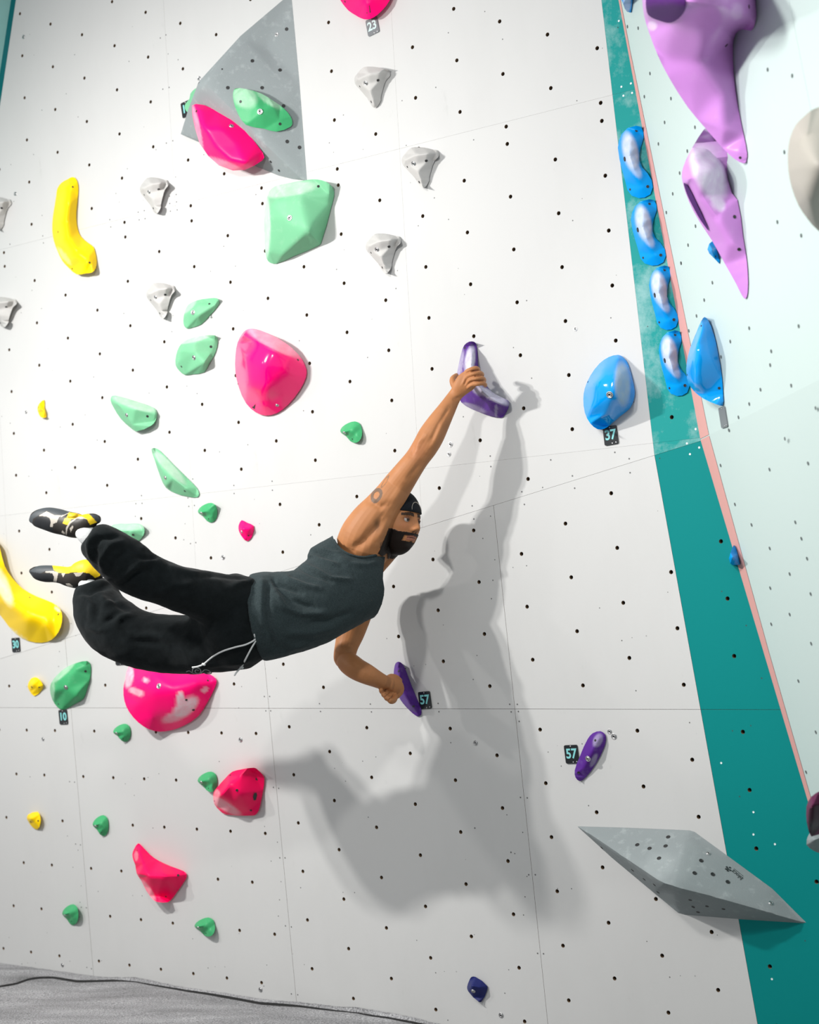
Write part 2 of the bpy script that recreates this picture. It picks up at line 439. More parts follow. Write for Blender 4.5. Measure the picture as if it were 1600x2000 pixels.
disc_batch('bolt_holes', [(rp(x, y).at(x, y), rp(x, y).n, .0062, .0012) for x, y in mint], wall_right, plain('hole shadow grey', (.10, .12, .12), .9))
# tiny screw heads along the seams of the white wall
Zs = lambda l, s, ox, oy: [(ox + x / s, oy + y / s) for x, y in l]
scr = Zs([(403, 375), (432, 378), (438, 736), (466, 741), (471, 1102), (500, 1105), (503, 1450), (530, 1458), (508, 1511), (535, 1514)], 2.963, 0, 1400)
scr += Zs([(40, 25), (65, 25), (47, 93), (70, 93), (83, 455), (108, 460), (113, 789), (138, 789), (140, 1111), (168, 1116), (168, 1433), (198, 1437), (1202, 62), (1238, 62), (1209, 98), (1243, 96), (1253, 503), (1285, 505), (1292, 869), (1323, 869), (1334, 1241), (1362, 1243), (301, 59), (306, 96), (542, 61), (547, 98), (863, 58), (867, 97), (1247, 143), (1208, 763), (1037, 648)], 2.424, 500, 1350)
scr += Zs([(396, 125), (864, 73), (638, 322), (658, 421), (263, 535), (1033, 198), (1051, 294), (1484, 173), (1477, 64), (1365, 14), (250, 432), (391, 43)], 4, 860, 880)
scr += Zs([(1325, 1533), (1377, 1520), (1327, 1590), (1380, 1577), (1332, 1650), (1385, 1640), (1080, 1658), (1128, 1646), (1088, 1718), (1134, 1708), (1273, 697), (1322, 683), (1300, 1118), (1351, 1100), (1253, 297), (1297, 273), (866, 1773), (334, 1843), (340, 1898), (78, 1908), (858, 1716)], 4, 0, 0)
scr += Zs([(614, 1633), (654, 1626), (626, 1897), (664, 1890), (282, 1611), (238, 1613), (278, 1556), (934, 1484), (936, 1541), (1206, 1454), (1208, 1518), (642, 1438), (608, 1573)], 3.636, 200, 540)
disc_batch('screw_heads', [(wallp(x, y).at(x, y), wallp(x, y).n, .0032, .0006) for x, y in scr], wall_back, plain('screw grey', (.12, .12, .12), .6), 7)
disc_batch('screw_heads', [(wallp(x, y).at(x, y), wallp(x, y).n, .004, .0008) for x, y in [(1209, 41), (1214, 169.5), (1232.6, 163), (1218, 187), (1235, 181.5), (1359, 838), (1342, 866), (1348, 887), (1366, 874), (1472, 1586), (1472, 1629.6), (1514, 1648.5), (1409, 1490), (1508, 1912)]], wall_back, plain('bright screw', (.7, .8, .8), .4), 8)

# washers and bolts bolted straight to the wall
def lathe(name, prof, k=16):
    V = []; Fc = []
    for r, z in prof:
        for j in range(k):
            a = j / k * 2 * math.pi; V.append((r * math.cos(a), r * math.sin(a), z))
    for i in range(len(prof) - 1):
        for j in range(k):
            Fc.append([i * k + j, i * k + (j + 1) % k, (i + 1) * k + (j + 1) % k, (i + 1) * k + j])
    return V, Fc
def bolt_mesh():
    V, Fc = lathe('bolt', [(.0108, -.002), (.0108, .0010), (.0100, .0015), (.0078, .0014), (.0072, .0004), (.0064, .0003), (.0062, .0026), (.0056, .0030), (.0034, .0030), (.0032, .0006), (.0001, .0005)])
    me = mesh('bolt', V, Fc, True); me.materials.append(M_STEEL); me.materials.append(M_BOLTD)
    for i, p in enumerate(me.polygons): p.material_index = 1 if (i // 16 in (3, 4, 8, 9)) else 0
    return me
def hole_mesh():
    V, Fc = lathe('screw_hole', [(.0058, -.001), (.0058, .0007), (.0050, .0009), (.0044, .0002), (.0001, .0001)], 12)
    me = mesh('screw_hole', V, Fc); me.materials.append(M_BOLTD); return me
BOLT = bolt_mesh(); HOLEM = hole_mesh()
def fix(me, name, p, n, parent, s=1.0):
    o = bpy.data.objects.new(name, me); COL.objects.link(o)
    q = n.to_track_quat('Z', 'Y')
    o.parent = parent; o.location = p - parent.location; o.rotation_mode = 'QUATERNION'; o.rotation_quaternion = q; o.scale = (s, s, s)
    return o
for x, y, s in ((46, 72, .9), (436, 1088.5, 1), (470, 1445, 1), (84, 1443.5, .85), (122, 1885, .9), (509, 1933, 1), (929, 1451, 1), (1191, 1429, .85), (1199.5, 1438.5, 1.05), (880, 868, 1), (877, 887, .9), (1124, 642.5, .8), (979, 1983, 1), (389, 153, .9), (394.5, 157, .8), (30, 378.5, .9), (413, 618, .8), (51, 805, .7)):
    pl = wallp(x, y); fix(BOLT, 'bolt', pl.at(x, y, .0005), pl.n, wall_back, s * 1.0)

# ------------------------------------------------------------------ padded floor
M_CARPET = None
def carpet():
    m, b = principled('grey carpet', .95, .1); n, l = nodes_of(m)
    tc = n.new('ShaderNodeTexCoord')
    a = n.new('ShaderNodeTexNoise'); a.inputs['Scale'].default_value = 150; a.inputs['Detail'].default_value = 3; a.inputs['Roughness'].default_value = .8
    b2 = n.new('ShaderNodeTexNoise'); b2.inputs['Scale'].default_value = 2.2; b2.inputs['Detail'].default_value = 5
    mp = n.new('ShaderNodeMapping'); mp.inputs['Scale'].default_value = (1, 3, 1); l.new(tc.outputs['Object'], mp.inputs[0]); l.new(mp.outputs[0], b2.inputs['Vector'])
    l.new(tc.outputs['Object'], a.inputs['Vector'])
    r1 = n.new('ShaderNodeValToRGB'); r1.color_ramp.elements[0].position = .35; r1.color_ramp.elements[0].color = (.13, .13, .135, 1); r1.color_ramp.elements[1].position = .65; r1.color_ramp.elements[1].color = (.48, .48, .49, 1)
    l.new(a.outputs['Fac'], r1.inputs[0])
    mx = n.new('ShaderNodeMix'); mx.data_type = 'RGBA'; mx.blend_type = 'MULTIPLY'; mx.inputs[0].default_value = .7
    r2 = n.new('ShaderNodeMapRange'); r2.inputs[1].default_value = .3; r2.inputs[2].default_value = .7; r2.inputs[3].default_value = .6; r2.inputs[4].default_value = 1.25
    l.new(b2.outputs['Fac'], r2.inputs[0]); l.new(r1.outputs[0], mx.inputs[6]); l.new(r2.outputs[0], mx.inputs[7]); l.new(mx.outputs[2], b.inputs['Base Color'])
    bp = n.new('ShaderNodeBump'); bp.inputs['Strength'].default_value = .6; bp.inputs['Distance'].default_value = .004; l.new(a.outputs['Fac'], bp.inputs['Height']); l.new(bp.outputs['Normal'], b.inputs['Normal'])
    return m
M_CARPET = carpet()
floor = empty('floor', (0, 4, 0)); tag(floor, 'grey carpeted crash mat floor', kind='structure')
def on_floor(x, y, z=0.0):
    r = ray(x, y); t = (z - CAM.z) / r.z; return CAM + r * t
edge_px = [(-260, 1935), (0, 1929), (33, 1923), (58, 1914), (80, 1911), (105, 1911), (152, 1918.5), (236, 1917), (265, 1918.5), (290, 1924), (364, 1937), (400, 1942), (447, 1950), (509, 1961.5), (587, 1967), (656, 1976), (697, 1979.5), (722, 1984), (759, 1989), (806, 1999), (1000, 2047), (1300, 2130), (1700, 2250)]
wall_px = [(-260, 1880), (0, 1897.5), (22, 1897), (40, 1892.5), (77, 1896), (107, 1901.5), (135, 1907.5), (160, 1912.5), (225, 1911.5), (265, 1913), (300, 1919.5), (350, 1930), (400, 1937.5), (447, 1943), (509, 1954), (587, 1961), (656, 1969.5), (697, 1972), (750, 1981), (806, 1990), (1000, 2036), (1300, 2115), (1700, 2235)]
def resample(pts, xs):
    out = []
    for x in xs:
        for i in range(len(pts) - 1):
            if pts[i][0] <= x <= pts[i + 1][0]:
                t = (x - pts[i][0]) / (pts[i + 1][0] - pts[i][0]); out.append((x, pts[i][1] * (1 - t) + pts[i + 1][1] * t)); break
    return out
xs = [-260 + i * 1960 / 280 for i in range(281)]
ed = resample(edge_px, xs); wb = resample(wall_px, xs)
EDGE = [on_floor(x, y) for x, y in ed]
# main mat: from the cut edge towards the viewer, with soft hollows
rows = 46; V = []; Fc = []
def lump(p): return .010 * noise.noise(Vector((p.x * 2.2, p.y * 3.5, 0))) + .006 * noise.noise(Vector((p.x * 6, p.y * 7, 4)))
for j in range(rows):
    f = (j / (rows - 1)) ** 2.0
    for p in EDGE:
        tgt = Vector((p.x * 1.3, -.5, 0)); q = p.lerp(tgt, f)
        z = lump(q) * min(1, j / 4) + (-.004 if j == 0 else 0)
        V.append(Vector((q.x, q.y, z)))
nx = len(EDGE)
for j in range(rows - 1):
    for i in range(nx - 1): Fc.append([j * nx + i, (j + 1) * nx + i, (j + 1) * nx + i + 1, j * nx + i + 1])
s = len(V); V += [Vector((p.x, p.y, -.05)) for p in EDGE]
for i in range(nx - 1): Fc.append([i, i + 1, s + i + 1, s + i])
me = mesh('crash_mat', [v - floor.location for v in V], Fc, True); me.materials.append(M_CARPET); o = bpy.data.objects.new('crash_mat', me); COL.objects.link(o); o.parent = floor
# narrow strip tucked between the mat edge and the wall
V = []; Fc = []; GAPS = []
for i, (x, y) in enumerate(wb):
    back = PL.at(x, y, .001); gap_ = Vector((back.x - EDGE[i].x, back.y - EDGE[i].y, 0)); fr = EDGE[i] + gap_.normalized() * min(.030, gap_.length * .42); fr.z = .002; GAPS.append((EDGE[i] - gap_.normalized() * .004, fr.copy()))
    back.z = max(back.z, .0)
    mid = back.lerp(fr, .5); mid.z = max(back.z, .0) + .010
    n0 = .0035 * noise.noise(Vector((x * .09, 0, 1)))
    V += [back + Vector((0, 0, n0)), mid + Vector((0, 0, n0)), fr, fr + Vector((0, 0, -.05))]
for i in range(nx - 1):
    for k in range(3): Fc.append([i * 4 + k, i * 4 + k + 1, i * 4 + 5 + k, i * 4 + 4 + k])
me = mesh('carpet_strip', [v - floor.location for v in V], Fc, True); me.materials.append(M_CARPET); o = bpy.data.objects.new('carpet_strip', me); COL.objects.link(o); o.parent = floor
V = []; Fc = []
for i, (a_, b_) in enumerate(GAPS): V += [Vector((a_.x, a_.y, -.003)), Vector((b_.x, b_.y, .0015)), Vector((b_.x, b_.y, .004))]
for i in range(nx - 1):
    for k in range(2): Fc.append([i * 3 + k, i * 3 + k + 1, i * 3 + 4 + k, i * 3 + 3 + k])
me = mesh('mat_gap_shade', [v - floor.location for v in V], Fc); me.materials.append(M_DARK); o = bpy.data.objects.new('mat_gap_shade', me); COL.objects.link(o); o.parent = floor  # near-black ribbon painting the shade inside the mat gap
me = mesh('gap_shadow_board', [v - floor.location for v in (Vector((-4, -1, -.051)), Vector((4, -1, -.051)), Vector((4, 9, -.051)), Vector((-4, 9, -.051)))], [[0, 1, 2, 3]]); me.materials.append(M_DARK)
o = bpy.data.objects.new('gap_shadow_sheet', me); COL.objects.link(o); o.parent = floor  # added black sheet that keeps the gap at the mat edge dark

# ------------------------------------------------------------------ climbing holds
def spline(pts, n=4):
    """closed centripetal Catmull-Rom curve through 2D points"""
    out = []; N = len(pts)
    for i in range(N):
        P = [Vector(pts[(i + k) % N][:2]) for k in (-1, 0, 1, 2)]
        t = [0.0]
        for k in range(3): t.append(t[-1] + max(1e-4, (P[k + 1] - P[k]).length) ** .5)
        for k in range(n):
            u = t[1] + (t[2] - t[1]) * k / n
            A = [P[j] * ((t[j + 1] - u) / (t[j + 1] - t[j])) + P[j + 1] * ((u - t[j]) / (t[j + 1] - t[j])) for j in range(3)]
            B = [A[j] * ((t[j + 2] - u) / (t[j + 2] - t[j])) + A[j + 1] * ((u - t[j]) / (t[j + 2] - t[j])) for j in range(2)]
            c = B[0] * ((t[2] - u) / (t[2] - t[1])) + B[1] * ((u - t[1]) / (t[2] - t[1])); out.append((c.x, c.y))
    return out
def soft_mask(x, y, e):
    """e = (cx, cy, rx, ry, angle) in pixels -> 0..1"""
    a = math.radians(e[4]); dx, dy = x - e[0], y - e[1]
    u = (dx * math.cos(a) + dy * math.sin(a)) / e[2]; v = (-dx * math.sin(a) + dy * math.cos(a)) / e[3]
    d = math.hypot(u, v); return max(0, min(1, (1.15 - d) / .35)) * (e[5] if len(e) > 5 else 1)
def hold(name, label, cat, mat, plane, outline, inner=(), ridges=(), rings=None, H=.08, lift=.4, rim=.006, sp=0, sub=3, sm=3, chalk=(), bolts=(), holes=(), group=None, edge_sm=True, bs=1.0, centre=None, flat=False, crisp=()):
    """a moulded hold: outline and crown points given in the picture and lifted to their real height above the wall"""
    ol = [tuple(p) if len(p) == 3 else (p[0], p[1], None) for p in outline]
    has = [p[2] is not None for p in ol]
    cx = sum(p[0] for p in ol) / len(ol); cy = sum(p[1] for p in ol) / len(ol)
    if sp:
        hh = [(p[0], p[1], p[2] if p[2] is not None else -1.0) for p in ol]
        sd = spline([(p[0], p[1]) for p in ol], sp); out_ = []
        for i, p in enumerate(sd):
            a, b = ol[i // sp], ol[(i // sp + 1) % len(ol)]; t = (i % sp) / sp
            out_.append((p[0], p[1], None if a[2] is None or b[2] is None else a[2] * (1 - t) + b[2] * t))
        ol = out_
    n = len(ol); ar = sum(ol[i][0] * ol[(i + 1) % n][1] - ol[(i + 1) % n][0] * ol[i][1] for i in range(n))
    sgn = 1 if ar > 0 else -1
    nleft = plane.n
    ppm = F / (plane.at(cx, cy) - CAM).length
    sx, sy = topx(plane.at(cx, cy, .05)); dx, dy = sx - cx, sy - cy; L = math.hypot(dx, dy) + 1e-6; dx /= L; dy /= L
    pts = []
    for i, (x, y, h) in enumerate(ol):
        if h is None:
            a, b = ol[i - 1], ol[(i + 1) % n]; tx, ty = b[0] - a[0], b[1] - a[1]; tl = math.hypot(tx, ty) + 1e-6
            nx_, ny_ = ty / tl * sgn, -tx / tl * sgn
            h = rim + lift * H * max(0, (nx_ * dx + ny_ * dy) - .4) / .6
        pts.append((x, y, h))
    no = len(pts); edges = [(i, (i + 1) % no) for i in range(no)]
    if rings:
        ccx, ccy = centre or (cx, cy)
        for sc, hf in rings:
            st = max(1, int(no / max(6, no * sc)))
            base_i = len(pts)
            for i in range(0, no, 1 if sc > .5 else 2):
                x, y = ccx + (pts[i][0] - ccx) * sc, ccy + (pts[i][1] - ccy) * sc
                pts.append((x, y, max(H * hf, 0)))
        pts.append((ccx, ccy, H))
    b0 = len(pts)
    for p in inner: pts.append(p)
    for a, b in ridges:
        A = b0 + a if a >= 0 else (-a - 1) * (sp or 1); B = b0 + b if b >= 0 else (-b - 1) * (sp or 1); edges.append((A, B))
    vo, eo, fo, ov, oe, of = delaunay_2d_cdt([Vector((p[0], p[1])) for p in pts], edges, [], 1, 1e-4)
    hs = []
    for i, v in enumerate(vo):
        if ov[i]: hs.append(pts[ov[i][0]][2])
        else: hs.append(rim)
    bm = bmesh.new()
    P3 = [plane.at(v.x, v.y, h) for v, h in zip(vo, hs)]
    for p in P3: bm.verts.new(p)
    bm.verts.ensure_lookup_table()
    cr_pairs = set()
    for f in fo:
        a, b, c = [P3[i] for i in f]
        try: bm.faces.new([bm.verts[i] for i in (f if (b - a).cross(c - a).dot(CAM - a) > 0 else reversed(f))])
        except ValueError: pass
    for _ in range(sub): bmesh.ops.subdivide_edges(bm, edges=bm.edges[:], cuts=1, use_grid_fill=True)
    bm.verts.ensure_lookup_table()
    for it in range(sm):
        new = {}
        for v in bm.verts:
            if v.is_boundary: continue
            s_ = Vector((0, 0, 0)); k = 0
            for e in v.link_edges: s_ += e.other_vert(v).co; k += 1
            if k: new[v] = v.co.lerp(s_ / k, .6)
        for v, c in new.items(): v.co = c
    # sides down to the wall
    be = [e for e in bm.edges if e.is_boundary]
    bv = set(v for e in be for v in e.verts)
    opx = [(p[0], p[1]) for p in pts[:no]]
    def foot(v):
        b = v.co - plane.n * (plane.height(v.co) - .0004); x, y = topx(b)
        if inside(opx, x, y) or plane.height(v.co) > .10: return b
        x, y = topx(v.co); return plane.at(cx + (x - cx) * .985, cy + (y - cy) * .985, .0004)
    low = {v: bm.verts.new(foot(v)) for v in bv}
    midv = {v: bm.verts.new(v.co.lerp(low[v].co, .25) + (v.co - Vector(plane.at(*topx(v.co)))).normalized() * 0) for v in bv}
    for e in be:
        f = e.link_faces[0]
        a, b = e.verts
        for l_ in f.loops:
            if l_.edge == e: a, b = l_.vert, l_.link_loop_next.vert
        bm.faces.new([b, a, midv[a], midv[b]]); bm.faces.new([midv[b], midv[a], low[a], low[b]])
    bmesh.ops.recalc_face_normals(bm, faces=bm.faces[:])
    c0_ = plane.at(cx, cy)
    bvh = BVHTree.FromBMesh(bm)
    root = empty(name, c0_); tag(root, label, cat, group)
    me = bpy.data.meshes.new(name)
    for v in bm.verts: v.co -= c0_
    bm.to_mesh(me)
    if not flat:
        me.shade_smooth(); me.set_sharp_from_angle(angle=math.radians(34))
    at = me.attributes.new('chalk', 'FLOAT', 'POINT')
    if chalk:
        for i, v in enumerate(me.vertices):
            x, y = topx(v.co + c0_); at.data[i].value = max([soft_mask(x, y, e) for e in chalk])
    bm.free(); me.materials.append(mat)
    body = bpy.data.objects.new('body', me); COL.objects.link(body); body.parent = root
    for lst, mm, nm in ((bolts, BOLT, 'bolt'), (holes, HOLEM, 'screw_hole')):
        for q in lst:
            r = ray(q[0], q[1]).normalized(); loc, nor, idx, dist = bvh.ray_cast(CAM, r)
            if loc is None: continue
            if nor.dot(r) > 0: nor = -nor
            fix(mm, nm, loc + nor * .0004, nor, root, (q[2] if len(q) > 2 else 1) * bs)
    root['_'] = 0; del root['_']
    return root, bvh
DOME = [(.93, .42), (.80, .70), (.60, .90), (.35, .98)]
SOFT = [(.85, .5), (.6, .85), (.3, .98)]

def scaled(tpl, x0, x1, y0, y1):
    return [(x0 + p[0] * (x1 - x0), y0 + p[1] * (y1 - y0)) + tuple(p[2:]) for p in tpl]
def norm(pts):
    xs_ = [p[0] for p in pts]; ys_ = [p[1] for p in pts]; a, b, c, d = min(xs_), max(xs_), min(ys_), max(ys_)
    return (a, b, c, d), lambda L: [((p[0] - a) / (b - a), (p[1] - c) / (d - c)) + tuple(p[2:]) for p in L]
def Zm(l, s, ox, oy): return [(ox + p[0] / s, oy + p[1] / s) + tuple(p[2:]) for p in l]

# ---- grey volumes
vol1 = [(569, -14, 0), (585, 160, 0), (600, 353, 0), (572, 350, 0), (544, 343, 0), (450, 304, 0), (353, 262, .03), (368, 213, .10), (388, 160, .19), (470, 70, .10)]
V1, V1b = hold('angular_volume', 'large grey angular volume at the top carrying a green hold and a pink half moon', 'volume', M_GREY, PM, vol1,
    inner=[(400, 163, .215), (500, 262, .12), (590, 349, .01), (540, 150, .05), (520, 90, .04), (515, 322, .02), (450, 290, .05)], ridges=[(0, 1), (1, 2)], sub=3, sm=1, flat=False,
    bolts=[(540.5, 67.5, .8)], holes=[(560, 57, 1.3), (493, 119, 1.3), (547, 137, 1.3), (445, 171.5, 1.3), (512, 171.5, 1.3), (554, 207, 1.3), (561, 276.5, 1.3), (585, 288, 1.3), (529, 316, 1), (545, 333, 1), (342 + 92, 135, .6)])
vol2 = Zm([(203, 636, 0), (210, 634, 0), (500, 642, 0), (850, 657, 0), (880, 666, 0), (1100, 826, 0), (1330, 995, 0), (1525, 1190, 0), (1505, 1194, 0), (1150, 1172, 0), (820, 1145, 0), (785, 1135, 0), (640, 1015, 0), (400, 815, 0)], 2.963, 1060, 1400)
V2, V2b = hold('angular_volume', 'long grey angular volume with printed logo low on the right, pointing onto the teal band', 'volume', M_GREY, PL, vol2,
    inner=Zm([(260, 672, .03), (450, 800, .12), (700, 968, .24), (760, 985, .24), (1000, 1045, .17), (1300, 1130, .08), (1490, 1183, .01), (790, 1120, .015), (840, 680, .02)], 2.963, 1060, 1400),
    ridges=[(0, 1), (1, 2), (2, 3), (3, 4), (4, 5), (5, 6), (2, 8), (3, 7)], sub=3, sm=1, chalk=[(1290, 1690, 34, 26, -20, .16), (1340, 1680, 20, 40, 20, .12)],
    bolts=[(1384, 1667, .8), (1506, 1764, .8)], holes=[(p[0], p[1], 1.35) for p in Zm([(727, 696), (548, 741), (619, 762), (712, 748), (674, 819), (918, 833), (880, 905), (985, 912), (1072, 956)], 2.963, 1060, 1400)] + [(p[0], p[1], 1.1) for p in Zm([(520, 887), (588, 940), (647, 972), (668, 1015), (855, 1060), (952, 1096), (1047, 1112), (872, 1100), (900, 1130), (342, 757)], 2.963, 1060, 1400)])

def face_plane(a, b, c):
    n = (b - a).cross(c - a).normalized()
    if n.dot(CAM - a) < 0: n = -n
    return Plane(a, n)
FA = face_plane(PM.at(560, 5, .01), PM.at(400, 163, .205), PM.at(588, 340, .015))
FB = face_plane(PM.at(400, 163, .21), PM.at(500, 262, .115), PM.at(365, 255, .04))
def bp_(bvh, x, y):
    loc, n_, i, d = bvh.ray_cast(CAM, ray(x, y).normalized()); return loc
FA = face_plane(bp_(V1b, 480, 190), bp_(V1b, 530, 245), bp_(V1b, 550, 190))
FB = face_plane(bp_(V1b, 392, 205), bp_(V1b, 480, 275), bp_(V1b, 420, 255))
hold('climbing_hold', 'two tone green leaf shaped hold bolted on the grey volume at the top', 'hold', M_GREEN, FA,
    Zm([(480, 690), (560, 695), (680, 730), (780, 790), (860, 850), (910, 910), (925, 960), (910, 990), (800, 1028), (700, 1005), (560, 975), (500, 890), (465, 790), (462, 720)], 4, 340, 0),
    inner=[(510, 219, .055), (533, 205, .045), (485, 240, .015), (495, 196, .045), (545, 235, .025)], ridges=[(0, 1), (0, 2)], sp=2, H=.05, sub=3, sm=2, chalk=[(478, 190, 26, 20, 30, .45), (525, 195, 30, 8, 35, .4)], bolts=[(508, 218, 1.1)], holes=[(470, 198.5), (547, 242)])
hold('climbing_hold', 'pink half moon hold bolted under the edge of the grey volume at the top', 'hold', M_PINK, FB,
    [(375, 206, .03), (383, 203, .02), (398, 205, .01), (425, 216, 0), (455, 234, 0), (480, 255, 0), (500, 280, 0), (513, 298, 0), (516, 307, .01), (513, 313, .01), (496, 324, .05), (478, 332, .07), (455, 333, .09), (428, 323, .10), (407, 305, .10), (390, 280, .09), (381, 250, .08), (376, 225, .06)],
    inner=[(392, 215, .05), (400, 250, .115), (420, 285, .125), (450, 312, .12), (480, 318, .10), (430, 250, .08), (465, 285, .07)], ridges=[(0, 1), (1, 2), (2, 3), (3, 4)], sub=3, sm=3, chalk=[(386, 250, 5, 50, -12, .35), (430, 318, 45, 7, 18, .3)], bolts=[(452, 246, .9)], holes=[(384, 217)])
hold('climbing_hold', 'pale green hold half hidden behind the grey volume at the top', 'hold', M_GREEN_LIT, PM,
    [(390, 170), (380, 174), (372, 183), (370, 193), (362, 203), (361, 212), (367, 220), (374, 222), (400, 215), (408, 190), (402, 174)], inner=[(384, 192, .05)], sp=2, H=.05, sub=3, sm=3)

# ---- small green footholds
sg_src = Zm([(170, 845), (185, 815), (230, 785), (280, 773), (315, 790), (330, 830), (330, 880), (310, 920), (280, 933), (245, 920), (215, 885), (185, 865)], 3.81, 620, 620)
bb, nf_ = norm(sg_src); SG = nf_(sg_src)
SGI = [(.17, .48, .050), (.48, .42, .047), (.70, .60, .034)]
for (b_, lab, mm) in (((664.6, 706.8, 823, 865), 'small green foothold alone in the middle of the wall left of the raised arm', M_GREEN),
        ((386.5, 424, 982, 1020.5), 'small green foothold above the climber legs below the long green wedge', M_GREEN),
        ((221, 255, 1413.5, 1449), 'small green foothold at lower left of the large pink dome under the climber', M_GREEN),
        ((386, 424, 1507, 1547), 'small green foothold touching the left corner of the raspberry block', M_GREEN),
        ((181, 211.7, 1592, 1633), 'small green foothold above and left of the pink wedge, right of the yellow nub', M_GREEN),
        ((121.5, 152.7, 1766, 1807), 'small green foothold at lower left, nearest the left seam above the mat', M_GREEN),
        ((380, 419.6, 1792, 1829.5), 'small green foothold below and right of the pink wedge near the mat', M_GREEN)):
    x0, x1, y0, y1 = b_
    o, _ = hold('climbing_hold', lab, 'hold', mm, wallp((x0 + x1) / 2, (y0 + y1) / 2), scaled(SG, *b_), inner=scaled(SGI, *b_), sp=2, H=.05, lift=.55, sub=3, sm=8, bolts=[(x0 + .19 * (x1 - x0), y0 + .52 * (y1 - y0), .62)], holes=[(x0 + .56 * (x1 - x0), y0 + .82 * (y1 - y0), .5)], group='small green footholds')

# ---- pale stone jugs shaped like wedges
pz_src = Zm([(220, 540), (218, 480), (260, 420), (330, 345), (430, 335), (520, 345), (600, 365), (655, 375), (680, 410), (682, 450), (665, 475), (625, 520), (590, 620), (560, 740), (560, 775), (520, 850), (490, 875), (455, 860), (420, 810), (380, 740), (240, 580)], 6.667, 660, 80)
bb, nf_ = norm(pz_src); PZ = nf_(pz_src)
PZI = [(.10, .30, .07), (.38, .18, .085), (.70, .15, .07), (.93, .13, .02), (.20, .44, .052), (.42, .42, .056), (.68, .36, .045), (.84, .30, .015), (.43, .60, .062), (.50, .78, .045), (.54, .91, .03)]
PZR = [(0, 1), (1, 2), (2, 3), (4, 5), (5, 6), (6, 7), (5, 8), (8, 9), (9, 10)]
jugs = [((692.5, 762.3, 130, 211), 'pale grey cone shaped jug hold below the number 23 tag'), ((785, 857.5, 287.5, 367.5), 'pale grey cone shaped jug hold at upper centre right, second of the diagonal line'),
        ((714.5, 783.5, 456, 534), 'pale grey cone shaped jug hold lowest right, above the raised hand'), ((273.5, 329, 346.5, 417.5), 'pale grey cone shaped jug hold right of the upper yellow banana hold'),
        ((286, 342, 552.5, 622.5), 'pale grey cone shaped jug hold beside the small leaf shaped green holds'), ((-33, 22, 384.5, 450.5), 'pale grey cone shaped jug hold cut by the left edge, upper one'),
        ((-28, 33, 580, 639.5), 'pale grey cone shaped jug hold cut by the left edge, lower one')]
for b_, lab in jugs:
    x0, x1, y0, y1 = b_; q = lambda u, v, s=1: (x0 + u * (x1 - x0), y0 + v * (y1 - y0), s)
    small = (x1 - x0) < 65
    hold('jug_hold', lab, 'hold', M_STONE, PM, scaled(PZ, *b_), inner=scaled([(p[0], p[1], p[2] * (.85 if small else 1)) for p in PZI], *b_), ridges=PZR, H=.08, lift=.5, sp=2, sub=3, sm=3, bolts=[q(.32, .40, .8 if small else 1)], holes=[q(.66, .33, 1), q(.47, .85, .9), q(.15, .48, .7)], group='pale cone shaped jug holds')

# ---- yellow
hold('climbing_hold', 'tall curved yellow banana shaped hold at upper left', 'hold', M_YEL, PM,
    [(140, 346), (146, 347), (151, 355), (153, 368), (152, 385), (150, 405), (149, 425), (152, 448), (158, 462), (170, 473), (182, 482), (186, 492), (189, 510), (187, 524), (180, 532), (168, 534), (150, 536), (135, 524), (122, 510), (113, 492), (105, 470), (102, 450), (103, 425), (107, 400), (110, 380), (112, 368), (120, 357), (132, 350)],
    inner=[(134, 368, .05), (131, 400, .075), (127, 435, .085), (132, 468, .09), (150, 495, .09), (168, 508, .075), (178, 515, .05)], ridges=[(0, 1), (1, 2), (2, 3), (3, 4), (4, 5), (5, 6)], H=.09, lift=.45, sp=2, sub=3, sm=8, chalk=[(125, 500, 22, 5, 52, .35)], holes=[(142, 365, .7), (113.5, 453, .7), (175, 513, .8), (141, 525, .7)])
hold('climbing_hold', 'big curved yellow banana shaped hold with chalk marks cut by the left edge', 'hold', M_YEL, PM,
    [(-4, 1060), (0, 1072), (9, 1105), (24, 1129), (45, 1150), (72, 1165), (102, 1177), (117, 1189), (121.5, 1204), (118.5, 1225), (108, 1243), (93, 1253.5), (69, 1255), (42, 1246), (18, 1225), (0, 1201), (-30, 1180), (-48, 1130), (-42, 1070), (-20, 1045)],
    inner=[(-22, 1085, .09), (-8, 1130, .13), (18, 1172, .14), (52, 1200, .14), (85, 1212, .10), (106, 1212, .05)], ridges=[(0, 1), (1, 2), (2, 3), (3, 4), (4, 5)], H=.12, lift=.4, sp=2, sub=3, sm=8, chalk=[(6, 1145, 12, 42, -22, .75), (30, 1238, 30, 5, 35, .6), (112, 1190, 8, 3, 40, .7)], holes=[(114, 1200, .9), (58, 1167, .6)])
